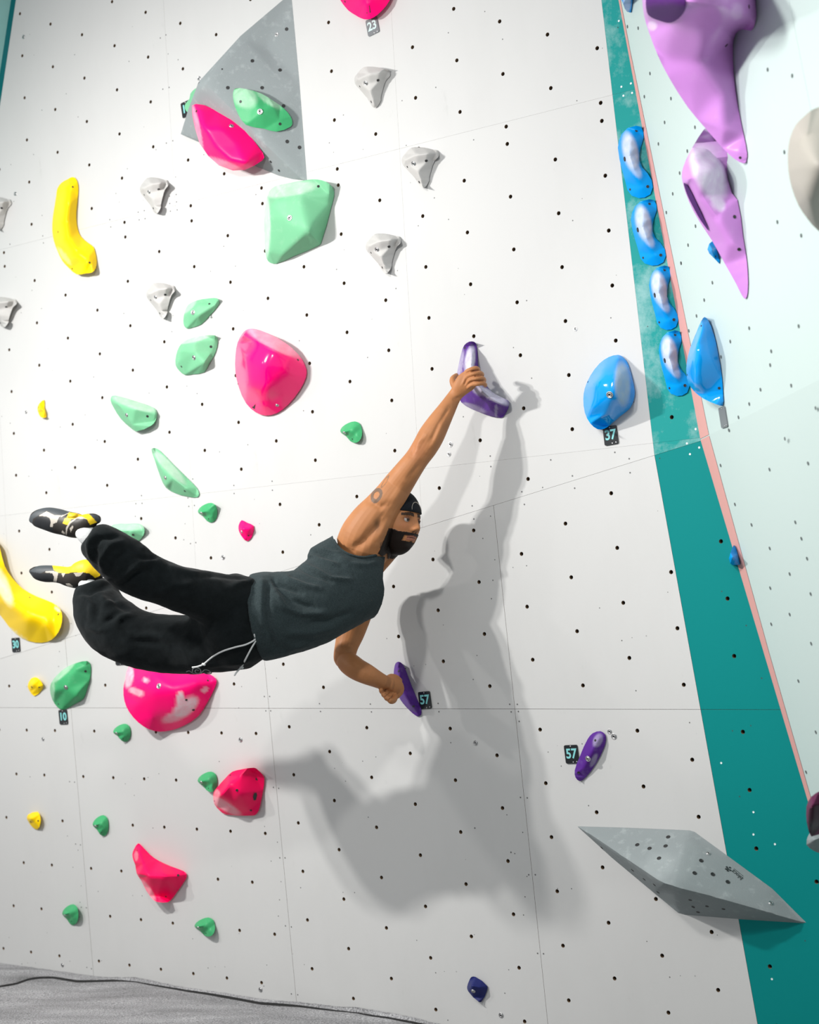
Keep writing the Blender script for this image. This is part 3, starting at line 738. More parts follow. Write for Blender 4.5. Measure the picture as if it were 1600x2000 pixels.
for pts, pk, bt, hl_, lab in (([(73, 797), (77, 788), (86, 781), (87, 795), (91, 810), (90, 815), (80, 815), (75, 806)], (79, 798, .035), (75.5, 795.5, .6), None, 'tiny yellow foothold at the left, left of the pale green wedge'),
        ([(54, 1340), (60, 1326), (69, 1322.6), (77, 1327), (84, 1338), (83, 1346), (67, 1359.5), (58, 1350)], (65, 1337, .04), (62, 1342, .8), (76.5, 1342, .7), 'small yellow nub hold left of the dark green leaf shaped hold'),
        ([(52.4, 1598), (55, 1591), (74, 1585.5), (79, 1596), (79, 1608), (73, 1620.6), (62, 1614), (55, 1604)], (60, 1599, .045), (59.5, 1605, .8), (74.5, 1603, .7), 'small yellow nub hold at the lower left, left of a green foothold')):
    hold('climbing_hold', lab, 'hold', M_YEL, wallp(*pts[0]), pts, inner=[pk, (pk[0] + 8, pk[1] + 6, pk[2] * .7)], sp=2, H=.04, lift=.5, sub=3, sm=3, bolts=[], holes=[bt] + ([hl_] if hl_ else []))

# ---- green wedges; upper rim ellipses under chalk paint the light from above
hold('climbing_hold', 'large pale green faceted hold just below the grey volume', 'hold', M_GREEN_LIT, PM,
    [(602, 351), (620, 350.5), (637, 355), (649, 365), (653, 377), (651, 390), (647, 405), (627, 475), (622, 480), (575, 500), (540, 515), (527, 513), (521, 505, .05), (517, 475), (516, 425), (519, 400), (525, 375), (537, 364), (557, 359)],
    inner=[(526, 490, .06), (526, 425, .115), (531, 400, .125), (540, 390, .125), (558, 385, .12), (585, 381, .105), (643, 382, .04), (602, 451, .125), (552, 497, .06), (641, 402, .03), (560, 430, .125), (615, 465, .07)],
    ridges=[(0, 1), (1, 2), (2, 3), (3, 4), (4, 5), (5, 6), (9, 7), (7, 8), (7, 11)], H=.11, lift=.5, sp=2, sub=3, sm=2, chalk=[(560, 370, 60, 14, -8, .5), (521, 440, 7, 60, 0, .6)], bolts=[(566, 425.5, 1.1)], holes=[(622, 364, 1)])
hold('climbing_hold', 'small pale green leaf shaped hold above another green hold, left of the big pink dome', 'hold', M_GREEN_LIT, PM,
    Zm([(600, 370), (580, 350), (575, 310), (585, 250), (610, 200), (670, 170), (760, 155), (815, 155), (832, 180), (820, 210), (760, 280), (700, 340), (640, 362)], 3.636, 200, 540),
    inner=[(367, 638, .02), (387, 617, .05), (420, 596, .02), (370, 610, .05), (385, 596, .045)], ridges=[(0, 1), (1, 2)], sp=2, H=.05, sub=3, sm=2, chalk=[(368, 598, 22, 8, -45, .4)], bolts=[(377, 610, 1)], holes=[(409, 593.5, .8)])
hold('climbing_hold', 'pale green rounded hold directly below the small leaf shaped one', 'hold', M_GREEN_LIT, PM,
    [(420, 655), (425, 661), (424, 677.5), (417, 697), (409, 710.5), (399, 727), (376, 731), (361, 732.5), (350, 724), (343, 713), (344, 694), (350, 677.5), (359.5, 666.5), (376, 659.6), (398, 655.5)],
    inner=[(350, 705, .05), (353, 686, .065), (362, 673, .065), (380, 667, .06), (420, 664, .02), (399, 708, .06), (363, 730, .02), (412, 690, .02), (380, 690, .06)], ridges=[(0, 1), (1, 2), (2, 3), (3, 4), (6, 5), (5, 7)], H=.06, lift=.5, sp=2, sub=3, sm=2, chalk=[(375, 662, 40, 7, -12, .5)], bolts=[(379, 698.5, 1)], holes=[(412, 677), (354.5, 716, .8)])
hold('climbing_hold', 'pale green tilted trapezoid hold above the long green wedge at left', 'hold', M_GREEN_LIT, PM,
    [(219, 773), (233, 774), (263, 783), (293.5, 793), (304.5, 800), (307, 809.5), (303, 823), (295, 831.5), (266, 842.5), (255, 835.6), (236, 818), (222, 796), (216, 782)],
    inner=[(231, 789, .075), (263, 797, .08), (303, 808, .03), (236, 800, .06), (258, 829, .055), (300, 824, .02), (275, 815, .05)], ridges=[(0, 1), (1, 2), (0, 4), (4, 5)], H=.06, lift=.5, sp=2, sub=3, sm=2, chalk=[(262, 789, 45, 9, 18, .45)], bolts=[(247.5, 810.5, .85)], holes=[(288, 813)])
hold('climbing_hold', 'long narrow green wedge slanting down to the right, above the climber legs', 'hold', M_GREEN_LIT, PM,
    [(296, 877), (303, 875), (313, 881), (337.5, 906), (365, 933), (384, 952.5), (389, 965), (385.6, 971), (365, 969.6), (343, 963.5), (324, 952.5), (313, 930.5), (302, 897.5)],
    inner=[(304, 885, .02), (315.5, 915, .07), (338, 935, .075), (362, 953, .05), (383, 967, .01), (324, 948, .045)], ridges=[(0, 1), (1, 2), (2, 3), (3, 4), (1, 5)], H=.06, lift=.5, sp=2, sub=3, sm=2, chalk=[(330, 912, 45, 9, 46, .45)], bolts=[(323, 933, .85)], holes=[(361, 959, .8)])
hold('climbing_hold', 'pale green hold partly hidden behind the climber upper shin', 'hold', M_GREEN_LIT, PM,
    [(222, 1024.6), (250, 1023), (271.5, 1023), (281, 1029.5), (282, 1040.5), (274, 1054), (260.5, 1064), (240, 1062), (222, 1050), (212, 1035)],
    inner=[(222, 1038, .05), (255, 1037, .055), (279, 1036, .02), (258, 1060, .02)], ridges=[(0, 1), (1, 2)], H=.05, lift=.5, sp=2, sub=3, sm=2, chalk=[(250, 1029, 34, 7, 0, .4)], holes=[(260, 1044.5)])
hold('climbing_hold', 'darker green leaf shaped hold above a number 10 tag at lower left', 'hold', M_GREEN, PL,
    Zm([(850, 155), (880, 180), (888, 250), (880, 330), (850, 430), (815, 525), (740, 570), (640, 625), (600, 630), (560, 605), (510, 530), (488, 430), (500, 370), (560, 290), (660, 210), (760, 170)], 5, 0, 1260),
    inner=[(122, 1383, .015), (148, 1358, .06), (175, 1328, .015), (106, 1350, .07), (116, 1327, .075), (146, 1310, .06), (168, 1300, .03), (130, 1345, .075)], ridges=[(0, 1), (1, 2), (3, 4), (4, 5), (5, 6)], H=.07, lift=.5, sp=2, sub=3, sm=3, chalk=[(122, 1312, 36, 8, -42, .45), (102, 1345, 5, 24, 0, .35)], bolts=[(128.6, 1342.5, 1)], holes=[(167, 1311), (114, 1375, .7)])

# ---- pink
hold('climbing_hold', 'large glossy pink dome hold in the upper middle left', 'hold', M_PINKG, PM,
    Zm([(1060, 370), (1130, 385), (1250, 440), (1350, 510), (1420, 590), (1450, 660), (1445, 720), (1400, 810), (1320, 910), (1240, 970), (1160, 988), (1090, 965), (1020, 900), (970, 790), (945, 680), (945, 560), (960, 470), (990, 410), (1020, 380)], 3.636, 200, 540),
    inner=[(476, 655, .09), (503, 667, .145), (533, 682, .155), (565, 698, .10), (594, 714, .03), (480, 700, .15), (515, 715, .175), (555, 725, .12), (485, 750, .13), (520, 755, .145), (515, 785, .08), (550, 770, .07)],
    ridges=[(0, 1), (1, 2), (2, 3), (3, 4)], H=.14, lift=.5, rim=.012, sp=2, sub=3, sm=6, chalk=[(535, 668, 62, 13, 27, .38)], bolts=[(541.5, 791.5, .7)], holes=[(582, 703, .8), (465, 750, .6)])  # the chalk ellipse paints the brighter light on the top facet
hold('climbing_hold', 'big pink dome hold with chalk patches directly below the climber hips', 'hold', M_PINK, PL,
    [(252, 1300), (244.5, 1327), (241, 1345), (243, 1369), (252, 1390), (270, 1411), (291, 1424.5), (312, 1429), (336, 1426), (360, 1417), (387, 1399), (405, 1372), (420, 1342), (423, 1330), (417, 1321), (399, 1312), (365, 1296), (320, 1284), (280, 1285)],
    inner=[(272, 1335, .14), (300, 1310, .13), (305, 1350, .17), (340, 1345, .16), (375, 1335, .11), (412, 1332, .03), (385, 1382, .06), (345, 1390, .11), (300, 1395, .11), (272, 1372, .12)], H=.14, lift=.6, rim=.012, sp=2, sub=3, sm=7,
    chalk=[(362, 1382, 30, 15, -38, .8), (352, 1365, 8, 14, 10, .8), (252, 1322, 9, 22, 8, .55), (266, 1351, 16, 7, 22, .5), (285, 1328, 6, 5, 0, .5), (345, 1398, 30, 10, -20, .5), (400, 1347, 8, 5, -30, .5)], bolts=[(310.5, 1340, 1.1)], holes=[(364, 1367, .9), (378, 1386.5, 1.1), (406, 1329, .8)])
hold('climbing_hold', 'raspberry pink faceted block hold right of a small green foothold', 'hold', M_RED, PL,
    Zm([(1430, 197), (1460, 210), (1525, 280), (1532, 310), (1520, 420), (1500, 520), (1475, 620), (1440, 660), (1390, 665), (1160, 655), (1100, 620), (1045, 555), (1033, 500), (1035, 440), (1080, 380), (1150, 300), (1220, 235), (1300, 215)], 5, 210, 1460),
    inner=[(430, 1553, .15), (448, 1532, .14), (470, 1516, .09), (495, 1511, .03), (490, 1582, .03), (470, 1550, .12), (455, 1568, .09)], ridges=[(0, 1), (1, 2), (2, 3), (0, 6), (6, 4)], H=.12, lift=.5, rim=.01, sp=2, sub=3, sm=3, chalk=[(436, 1572, 40, 9, 30, .45), (424, 1552, 6, 10, 0, .3)], bolts=[], holes=[(463, 1543.5, 1), (501.5, 1521.5, 1), (490, 1582.5, .9), (450, 1514, .9), (419, 1564.5, .6)])
hold('climbing_hold', 'pink wedge hold with pointed upper corner in the lower left', 'hold', M_RED, PL,
    Zm([(300, 935), (330, 955), (420, 1050), (500, 1105), (620, 1160), (740, 1205), (770, 1230), (770, 1270), (750, 1310), (680, 1410), (620, 1490), (590, 1510), (500, 1510), (450, 1490), (380, 1400), (330, 1300), (285, 1230), (272, 1150), (250, 1090), (243, 1040), (260, 990)], 5, 210, 1460),
    inner=[(272, 1707, .10), (290, 1711, .125), (322, 1712, .12), (345, 1711, .06), (362, 1708, .015), (272, 1665, .05), (280, 1688, .09), (310, 1750, .04), (296, 1735, .07)], ridges=[(0, 1), (1, 2), (2, 3), (3, 4), (1, 8), (8, 7)], H=.11, lift=.5, rim=.01, sp=2, sub=3, sm=3, chalk=[(288, 1738, 7, 26, -35, .35), (266, 1672, 4, 10, 0, .25)], holes=[(348, 1709.5, 1), (268, 1661, .6), (324, 1751, .6)])
hold('climbing_hold', 'small pink foothold above the climber back', 'hold', M_PINK, PM,
    [(472, 1016), (483, 1021), (495.6, 1027), (494, 1043), (489, 1053), (482, 1057), (475, 1051.5), (467, 1038), (466, 1027)], inner=[(475, 1033, .045), (487, 1033, .035), (482, 1048, .02)], sp=2, H=.04, sub=3, sm=3, bolts=[(472, 1038.5, .6)], holes=[(485.5, 1046, .6)])
hold('climbing_hold', 'pink dome hold cut by the top edge above the number 23 tag', 'hold', M_PINK, PM,
    [(662, -4), (680, 20), (695, 30), (706, 36), (718, 38), (730, 34), (745, 22), (762, 0), (772, -35), (755, -75), (720, -88), (680, -78), (655, -50), (652, -25)], inner=[(700, -30, .12), (715, 0, .10), (730, -40, .10)], sp=2, H=.1, sub=3, sm=4, holes=[(674, 3, .8)])

# ---- blue
hold('climbing_hold', 'glossy blue egg shaped dome with a chalked right side above the number 37 tag', 'hold', M_BLUEG, PM,
    Zm([(290, 643), (320, 655), (350, 690), (375, 760), (400, 880), (395, 930), (370, 990), (310, 1040), (240, 1100), (200, 1125), (160, 1128), (110, 1090), (75, 1020), (65, 930), (75, 860), (110, 780), (170, 700), (230, 658)], 3.333, 1120, 500),
    inner=[(1206, 702, .05), (1204, 735, .14), (1200, 772, .15), (1188, 805, .10), (1176, 832, .02), (1165, 750, .14), (1160, 790, .12), (1180, 725, .11), (1222, 760, .07)], ridges=[(0, 1), (1, 2), (2, 3), (3, 4)], H=.14, lift=.55, rim=.01, sp=2, sub=3, sm=6,
    chalk=[(1216, 750, 15, 42, -3, .75)], bolts=[(1191, 771, 1.15)], holes=[(1148.5, 746, .6)])
be_src = Zm([(300, 893), (335, 900), (352, 940), (353, 980), (335, 1040), (325, 1090), (325, 1140), (345, 1190), (380, 1230), (410, 1280), (418, 1330), (400, 1380), (360, 1403), (320, 1407), (270, 1390), (240, 1350), (225, 1290), (200, 1200), (183, 1130), (172, 1050), (180, 1000), (200, 950), (240, 910)], 3.636, 1160, 0)
bb, nf_ = norm(be_src); BE = nf_(be_src)
BEI = nf_([(1241, 254, .02), (1231, 275, .055), (1229, 305, .07), (1238, 335, .06), (1251, 363, .03), (1222, 292, .06), (1238, 290, .055), (1240, 318, .055)])
blues = [((1207, 1275.5, 245.5, 387), 'blue S curved hold on the teal band, topmost of the column of four'), ((1232.5, 1301, 389, 519), 'blue S curved hold on the teal band, second from the top of the column'),
         ((1268, 1325, 518.5, 644.5), 'blue S curved hold on the teal band, third from the top of the column'), ((1287, 1347, 645, 773.5), 'blue S curved hold on the teal band, lowest, beside the big blue fin')]
for b_, lab in blues:
    x0, x1, y0, y1 = b_; q = lambda u, v, s=1: (x0 + u * (x1 - x0), y0 + v * (y1 - y0), s); W = x1 - x0; Hh = y1 - y0
    hold('climbing_hold', lab, 'hold', M_BLUE, PM, scaled(BE, *b_), inner=scaled(BEI, *b_), ridges=[(0, 1), (1, 2), (2, 3), (3, 4)], H=.06, lift=.5, sub=3, sm=5, group='blue S curved holds on the teal band',
         chalk=[(x0 + .36 * W, y0 + .36 * Hh, 15, Hh * .27, -12, .8), (x0 + .48 * W, y0 + .58 * Hh, 9, Hh * .16, -30, .5)], holes=[q(.20, .46, 1.5), q(.53, .07, .8), q(.85, .84, .9), q(.35, .88, .7)])
hold('climbing_hold', 'tall glossy blue fin hold on the mint wall beside the corner', 'hold', M_BLUEG, RU,
    [(1376.5, 619, .03), (1384, 626, .012), (1394.5, 653, .006), (1403.5, 692, .004), (1410, 734, .004), (1412.5, 770, .004), (1412, 792.5, .004), (1399, 789.5, .03), (1375, 779, .055), (1357, 765.5, .07), (1345, 749, .08), (1341, 731, .085), (1341.5, 710, .085), (1348, 680, .08), (1360, 650, .065), (1370.5, 626, .045)],
    inner=[(1374, 640, .05), (1363, 675, .09), (1358, 710, .10), (1360, 745, .095), (1380, 770, .05), (1385, 700, .055)], ridges=[(0, 1), (1, 2), (2, 3)], sp=2, sub=3, sm=7, chalk=[(1358, 665, 6, 40, 20, .2)], holes=[(1405, 758, .8), (1370, 636.5, .5), (1342.5, 732, .5)])
hold('climbing_hold', 'tiny blue hold at the salmon edge low on the corner', 'hold', M_BLUE, RL,
    [(1433.6, 1064.6, .01), (1438, 1070, .004), (1442, 1082.5, .004), (1446, 1102, .004), (1444.6, 1103.5, .004), (1432, 1104, .03), (1427, 1101, .04), (1424, 1091, .045), (1427, 1080, .04), (1431, 1069, .02)], inner=[(1431, 1088, .05), (1437, 1092, .03)], sub=3, sm=2)
hold('climbing_hold', 'tiny blue hold left of the lower lilac volume tip', 'hold', M_BLUE, RU,
    [(1394, 469, .01), (1399, 484, .004), (1406, 509, .004), (1405, 515, .004), (1396.5, 506, .02), (1385.5, 495, .035), (1382, 487, .04), (1385.5, 476, .03)], inner=[(1391, 488, .045)], sub=3, sm=2, holes=[(1398, 501, .6)])
hold('climbing_hold', 'pale blue hold cut by the top edge at the corner', 'hold', M_BLUE, RU,
    [(1212, -25, .05), (1214, 0, .045), (1217.5, 8, .04), (1220.6, 17, .03), (1225, 23, .02), (1232.5, 24.7, .004), (1234, 15.6, .004), (1236, 0, .004), (1238, -30, .004), (1228, -45, .02)], inner=[(1224, -5, .055)], sub=3, sm=2, chalk=[(1225, 5, 8, 20, 0, .6)])

# ---- purple
hold('climbing_hold', 'purple boomerang hold gripped by the raised hand', 'hold', M_PURP, PM,
    Zm([(600, 185), (700, 185), (740, 220), (765, 320), (785, 520), (790, 700), (850, 850), (930, 1050), (1080, 1230), (1250, 1330), (1400, 1400), (1435, 1440), (1430, 1540), (1380, 1650), (1310, 1750), (1250, 1770), (1050, 1740), (800, 1650), (600, 1560), (440, 1450), (360, 1250), (340, 1000), (350, 850), (390, 640), (440, 420), (500, 260)], 10.667, 860, 650),
    inner=[(918, 676, .025), (921, 692, .06), (920, 712, .09), (924, 735, .11), (938, 758, .12), (958, 776, .11), (980, 788, .08), (989, 791, .05), (905, 745, .075), (925, 785, .06), (960, 800, .06)], ridges=[(0, 1), (1, 2), (2, 3), (3, 4), (4, 5), (5, 6), (6, 7)], H=.10, lift=.4, sp=2, sub=3, sm=4,
    chalk=[(918, 705, 10, 30, 8, .85), (899, 712, 6, 30, 10, .5), (962, 773, 38, 9, 28, .85), (930, 752, 12, 22, -30, .6), (925, 797, 26, 7, 20, .4), (969, 803, 3, 14, 0, .35)], holes=[(908.5, 680, .9)])
hold('climbing_hold', 'smooth dark purple teardrop hold under the lower hand', 'hold', M_PURP, PL,
    Zm([(620, 240), (680, 260), (730, 320), (800, 480), (900, 740), (1000, 980), (1080, 1180), (1103, 1280), (1090, 1350), (1040, 1380), (980, 1360), (860, 1260), (720, 1110), (620, 950), (560, 700), (525, 500), (535, 370), (565, 270)], 10.667, 720, 1270),
    inner=[(778, 1304, .05), (781, 1325, .085), (789, 1350, .09), (803, 1374, .075), (816, 1392, .02), (793, 1335, .05)], ridges=[(0, 1), (1, 2), (2, 3), (3, 4)], H=.08, lift=.45, sp=2, sub=3, sm=6, holes=[(779, 1310.5, 1), (808, 1379.5, .9)])
hold('climbing_hold', 'dark purple oblong hold right of the free standing number 57 tag', 'hold', M_PURP, PL,
    Zm([(335, 83), (360, 100), (367, 130), (355, 180), (310, 270), (250, 350), (215, 373), (190, 350), (186, 310), (215, 230), (260, 130), (290, 95)], 2.963, 1060, 1400),
    inner=[(1167, 1445, .035), (1155, 1470, .045), (1140, 1500, .03)], ridges=[(0, 1), (1, 2)], sp=2, H=.05, sub=3, sm=4, chalk=[(1168, 1446, 9, 14, 25, .35), (1160, 1485, 5, 14, 25, .4)], bolts=[(1148.5, 1482, 1)], holes=[(1130.5, 1509, .9), (1163, 1446, .8)])
hold('climbing_hold', 'navy faceted hold alone at the bottom centre', 'hold', M_NAVY, PL,
    [(921, 1908), (929, 1908), (951.7, 1925.5), (951.7, 1934), (940.6, 1956.5), (935, 1956.5), (914.6, 1936), (912.5, 1927.6), (916.7, 1915)], inner=[(922, 1926, .055), (936, 1928, .04)], ridges=[(0, 1)], sp=2, H=.05, sub=3, sm=2, bolts=[(924.5, 1936, .8)])

# ---- lilac volumes on the mint wall
def patch(name, plane, pts, h, mat, parent, bvh=None):  # dark patch laid on the surface, its colour standing for shade in a hollow
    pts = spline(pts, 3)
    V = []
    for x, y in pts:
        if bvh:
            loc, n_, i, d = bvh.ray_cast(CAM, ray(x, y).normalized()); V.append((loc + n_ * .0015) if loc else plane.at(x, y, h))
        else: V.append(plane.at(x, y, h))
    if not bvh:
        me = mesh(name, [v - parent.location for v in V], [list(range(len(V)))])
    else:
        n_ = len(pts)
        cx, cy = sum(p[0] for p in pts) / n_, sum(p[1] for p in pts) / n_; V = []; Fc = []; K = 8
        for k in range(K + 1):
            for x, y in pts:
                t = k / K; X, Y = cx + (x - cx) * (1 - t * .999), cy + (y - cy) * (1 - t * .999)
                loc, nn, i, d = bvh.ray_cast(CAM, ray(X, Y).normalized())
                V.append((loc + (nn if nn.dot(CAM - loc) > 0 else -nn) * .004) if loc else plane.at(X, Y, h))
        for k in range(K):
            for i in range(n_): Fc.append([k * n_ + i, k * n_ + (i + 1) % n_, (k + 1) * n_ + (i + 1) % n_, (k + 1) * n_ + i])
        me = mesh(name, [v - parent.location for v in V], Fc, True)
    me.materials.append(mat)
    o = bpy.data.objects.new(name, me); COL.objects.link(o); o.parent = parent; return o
L1, L1b = hold('fibreglass_volume', 'large lilac fin volume with a dark recess, top of the mint wall', 'volume', M_LILAC, RU,
    Zm([(65, 0, .30), (80, 130, .28), (120, 270, .26), (200, 480, .24), (290, 660, .21), (460, 930, .15), (620, 1120, .10), (760, 1280, .06), (860, 1375, .035), (950, 1420, .01), (970, 1390, .004), (975, 1330, .004), (945, 1170, .004), (900, 950, .004), (865, 700, .004), (852, 500, .004), (855, 380, .004), (880, 290, .004), (930, 255, .004), (1010, 265, .004), (1040, 220, .004), (1057, 150, .004), (1050, 0, .004)], 4.444, 1240, 0) + [(1472, -60, .004), (1400, -110, .10), (1300, -100, .25), (1254, -50, .29)],
    inner=[(1262, 4, .36), (1340, -2, .36), (1400, 6, .27), (1445, 26, .12), (1470, 36, .03), (1268, 42, .27), (1320, 46, .25), (1370, 48, .20), (1410, 54, .13), (1438, 72, .02), (1300, 110, .22), (1370, 120, .14), (1350, 180, .15), (1410, 180, .07), (1415, 250, .07), (1440, 295, .03)],
    ridges=[(0, 1), (1, 2), (2, 3), (3, 4), (5, 6), (6, 7), (7, 8), (8, 9)], sp=2, sub=3, sm=6, chalk=[(1274, 50, 9, 10, 0, .5), (1440, 22, 12, 18, 0, .2)], holes=[(1463, 13, 1), (1419, 88.5, 1), (1446, 308, .7)])
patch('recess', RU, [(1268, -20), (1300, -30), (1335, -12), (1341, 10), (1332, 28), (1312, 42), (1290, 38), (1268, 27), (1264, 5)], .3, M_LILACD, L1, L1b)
L2, L2b = hold('fibreglass_volume', 'lower lilac pointed volume with chalky top hanging below the large lilac fin', 'volume', M_LILAC, RU,
    [(1378, 251, .03), (1375, 253, .06), (1352.5, 288, .11), (1339, 315, .14), (1332, 337.5, .15), (1333.4, 355.5, .15), (1346, 394, .125), (1366, 432, .095), (1391, 470, .065), (1416, 515, .04), (1438, 554, .02), (1450, 578, .01), (1456, 584, .006), (1460.5, 572, .004), (1460.5, 530, .004), (1457.5, 500, .004), (1451.5, 462, .004), (1440.5, 390.5, .004), (1429.5, 377, .01), (1416, 324.5, .004), (1399, 278, .004), (1388, 260, .01)],
    inner=[(1355, 310, .15), (1356, 345, .16), (1372, 385, .13), (1400, 425, .09), (1395, 330, .09), (1425, 470, .055), (1345, 350, .165)], ridges=[(0, 1), (1, 2), (2, 3), (3, 5)], sp=2, sub=3, sm=6, chalk=[(1384, 335, 30, 60, -24, .75), (1402, 395, 12, 20, -30, .7)], holes=[(1435, 423.5, 1), (1444, 487, 1)])
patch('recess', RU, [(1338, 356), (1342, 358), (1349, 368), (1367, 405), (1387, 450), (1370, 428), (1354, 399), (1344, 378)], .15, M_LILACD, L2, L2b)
hold('climbing_hold', 'large beige rounded hold cut by the right edge, out of focus', 'hold', M_BEIGE, RU,
    [(1600, 209, .10), (1584, 216, .13), (1571, 227, .15), (1555, 243, .17), (1543, 270, .18), (1539, 299, .18), (1540, 333, .18), (1546, 364.5, .17), (1559.5, 400.5, .15), (1577.5, 427.5, .12), (1598, 450, .08), (1640, 470, .02), (1700, 440, .004), (1730, 330, .004), (1700, 230, .004), (1640, 200, .05)], inner=[(1590, 320, .24), (1640, 330, .18), (1575, 280, .22), (1580, 370, .21)], sp=2, sub=3, sm=12)
hold('angular_volume', 'grey volume corner at the lower right edge beneath a maroon hold', 'volume', M_GREY, RL,
    [(1584, 1622, .12), (1578, 1634, .15), (1576, 1640, .16), (1575.6, 1650, .16), (1581, 1656, .15), (1591, 1662.5, .13), (1600, 1666, .11), (1680, 1690, .004), (1700, 1600, .004), (1640, 1585, .05), (1600, 1595, .10)], inner=[(1592, 1640, .17), (1620, 1630, .10)], ridges=[(0, 1)], sub=3, sm=1)
LM, LMb = hold('climbing_hold', 'maroon ring shaped hold cut by the right edge above a grey volume', 'hold', M_MAROON, RL,
    [(1600, 1546, .24), (1594, 1549, .25), (1585, 1556, .27), (1579, 1565, .275), (1575.6, 1575, .28), (1575, 1591, .28), (1576, 1606, .275), (1580, 1624, .25), (1585, 1634, .235), (1591, 1631, .22), (1600, 1620, .20), (1640, 1600, .12), (1650, 1560, .12), (1625, 1543, .17)], inner=[(1588, 1575, .29), (1586, 1600, .29)], sub=3, sm=3)
patch('recess', RL, [(1583, 1582), (1589, 1574), (1598, 1571), (1612, 1572), (1612, 1600), (1598, 1617), (1586, 1631), (1582, 1606)], .29, plain('maroon hollow shade', (.035, .006, .022), .6), LM, LMb)

# ------------------------------------------------------------------ number tags
def text_mesh(body, size, mat, offset=.0012, extrude=.0004, sx=1.0):
    cu = bpy.data.curves.new('t', 'FONT'); cu.body = body; cu.size = size; cu.offset = offset; cu.extrude = extrude; cu.align_x = 'CENTER'; cu.align_y = 'CENTER'; cu.resolution_u = 3; cu.space_character = .98
    to = bpy.data.objects.new('t', cu); COL.objects.link(to); bpy.context.view_layer.update()
    dg = bpy.context.evaluated_depsgraph_get(); me = bpy.data.meshes.new_from_object(to.evaluated_get(dg))
    bpy.data.objects.remove(to); bpy.data.curves.remove(cu)
    me.name = 'number'; me.materials.clear(); me.materials.append(mat); return me
def rrect(w_, h_, r, k=4):
    out = []
    for cx, cy, a0 in ((w_ / 2 - r, h_ / 2 - r, 0), (-w_ / 2 + r, h_ / 2 - r, 90), (-w_ / 2 + r, -h_ / 2 + r, 180), (w_ / 2 - r, -h_ / 2 + r, 270)):
        for i in range(k + 1):
            a = math.radians(a0 + 90 * i / k); out.append((cx + r * math.cos(a), cy + r * math.sin(a)))
    return out
def number_tag(num, x, y, label, plane, tilt=0, mat=M_TAG, tmat=M_TEAL_TXT, w_=.056, h_=.068):
    c = plane.at(x, y, .002); root = empty('number_tag', c); tag(root, label, 'number tag')
    rot = Matrix((plane.u, plane.v, plane.n)).transposed().to_4x4() @ Matrix.Rotation(math.radians(tilt), 4, 'Z')
    root.rotation_euler = rot.to_euler()
    rr = rrect(w_, h_, .006); n = len(rr)
    V = [(p[0], p[1], .0028) for p in rr] + [(p[0], p[1], -.002) for p in rr]
    me = mesh('plate', V, [list(range(n))] + [[i, i + n, (i + 1) % n + n, (i + 1) % n] for i in range(n)]); me.materials.append(mat)
    o = bpy.data.objects.new('plate', me); COL.objects.link(o); o.parent = root
    if num:
        tm = text_mesh(num, .050, tmat); o = bpy.data.objects.new('number', tm); COL.objects.link(o); o.parent = root; o.location = (0, .001, .0032); o.scale = (.92 if num != '10' else 1.0, 1, 1)
    V, Fc = lathe('s', [(.0028, .0), (.0028, .0008), (.0018, .0014), (.0001, .0014)], 8); sm_ = mesh('screw', V, Fc, True); sm_.materials.append(M_STEEL)
    for sx_, sy_ in ((0, h_ * .43), (.004, -h_ * .43), (w_ * .34, -h_ * .41)):
        o = bpy.data.objects.new('screw', sm_); COL.objects.link(o); o.parent = root; o.location = (sx_, sy_, .0028)
number_tag('37', 1193.3, 850.5, 'black tag reading 37 below the blue dome', PM, 3)
number_tag('57', 830.5, 1367.5, 'black tag reading 57 beside the purple teardrop under the lower hand', PL, 4)
number_tag('57', 1117, 1473, 'black tag reading 57 beside the dark purple oblong hold', PL, 3)
number_tag('30', 31.5, 1259.5, 'black tag reading 30 below the big yellow banana hold', PM, 2)
number_tag('10', 124, 1400.5, 'black tag reading 10 below the dark green leaf shaped hold', PL, 2)
number_tag('10', 234, 1284, 'black tag partly covered by the climber trousers above the big pink dome', PL, 2)
number_tag('23', 728, 51.5, 'grey tag reading 23 under the pink dome at the top', PM, 8, M_TAGG, M_PALE_TXT)
number_tag('10', 364.5, 213, 'dark tag half hidden behind the grey volume at the top', PM, 6)
number_tag('', 1413.5, 815, 'thin edge on tag below the blue fin on the mint wall', RU, -4, M_TAGG, M_PALE_TXT)

# printed logo on the lower grey volume
def decal_text(body, p0, p1, size, bvh, parent, mat, name):
    a = bvh.ray_cast(CAM, ray(*p0).normalized()); b = bvh.ray_cast(CAM, ray(*p1).normalized())
    x = (b[0] - a[0]); L = x.length; x.normalize(); n_ = a[1]
    if n_.dot(CAM - a[0]) < 0: n_ = -n_
    x = (x - n_ * x.dot(n_)).normalized(); y = n_.cross(x)
    me = text_mesh(body, size, mat, .0, .0002); o = bpy.data.objects.new(name, me); COL.objects.link(o); o.parent = parent
    m = Matrix((x, y, n_)).transposed().to_4x4(); o.rotation_euler = m.to_euler(); o.location = (a[0] + b[0]) / 2 + n_ * .0015 - parent.location
    dx = max(v.co.x for v in me.vertices) - min(v.co.x for v in me.vertices); s_ = L / dx; o.scale = (s_, s_ * 1.05, 1)
decal_text('blocz', (1449.5, 1717), (1430, 1700.5), .05, V2b, V2, M_INK, 'logo_lettering')
dots = [(1419.8, 1694), (1425.8, 1695), (1426.3, 1700), (1421.8, 1697.5), (1418.3, 1697.8), (1421.5, 1701)]
V = []; Fc = []
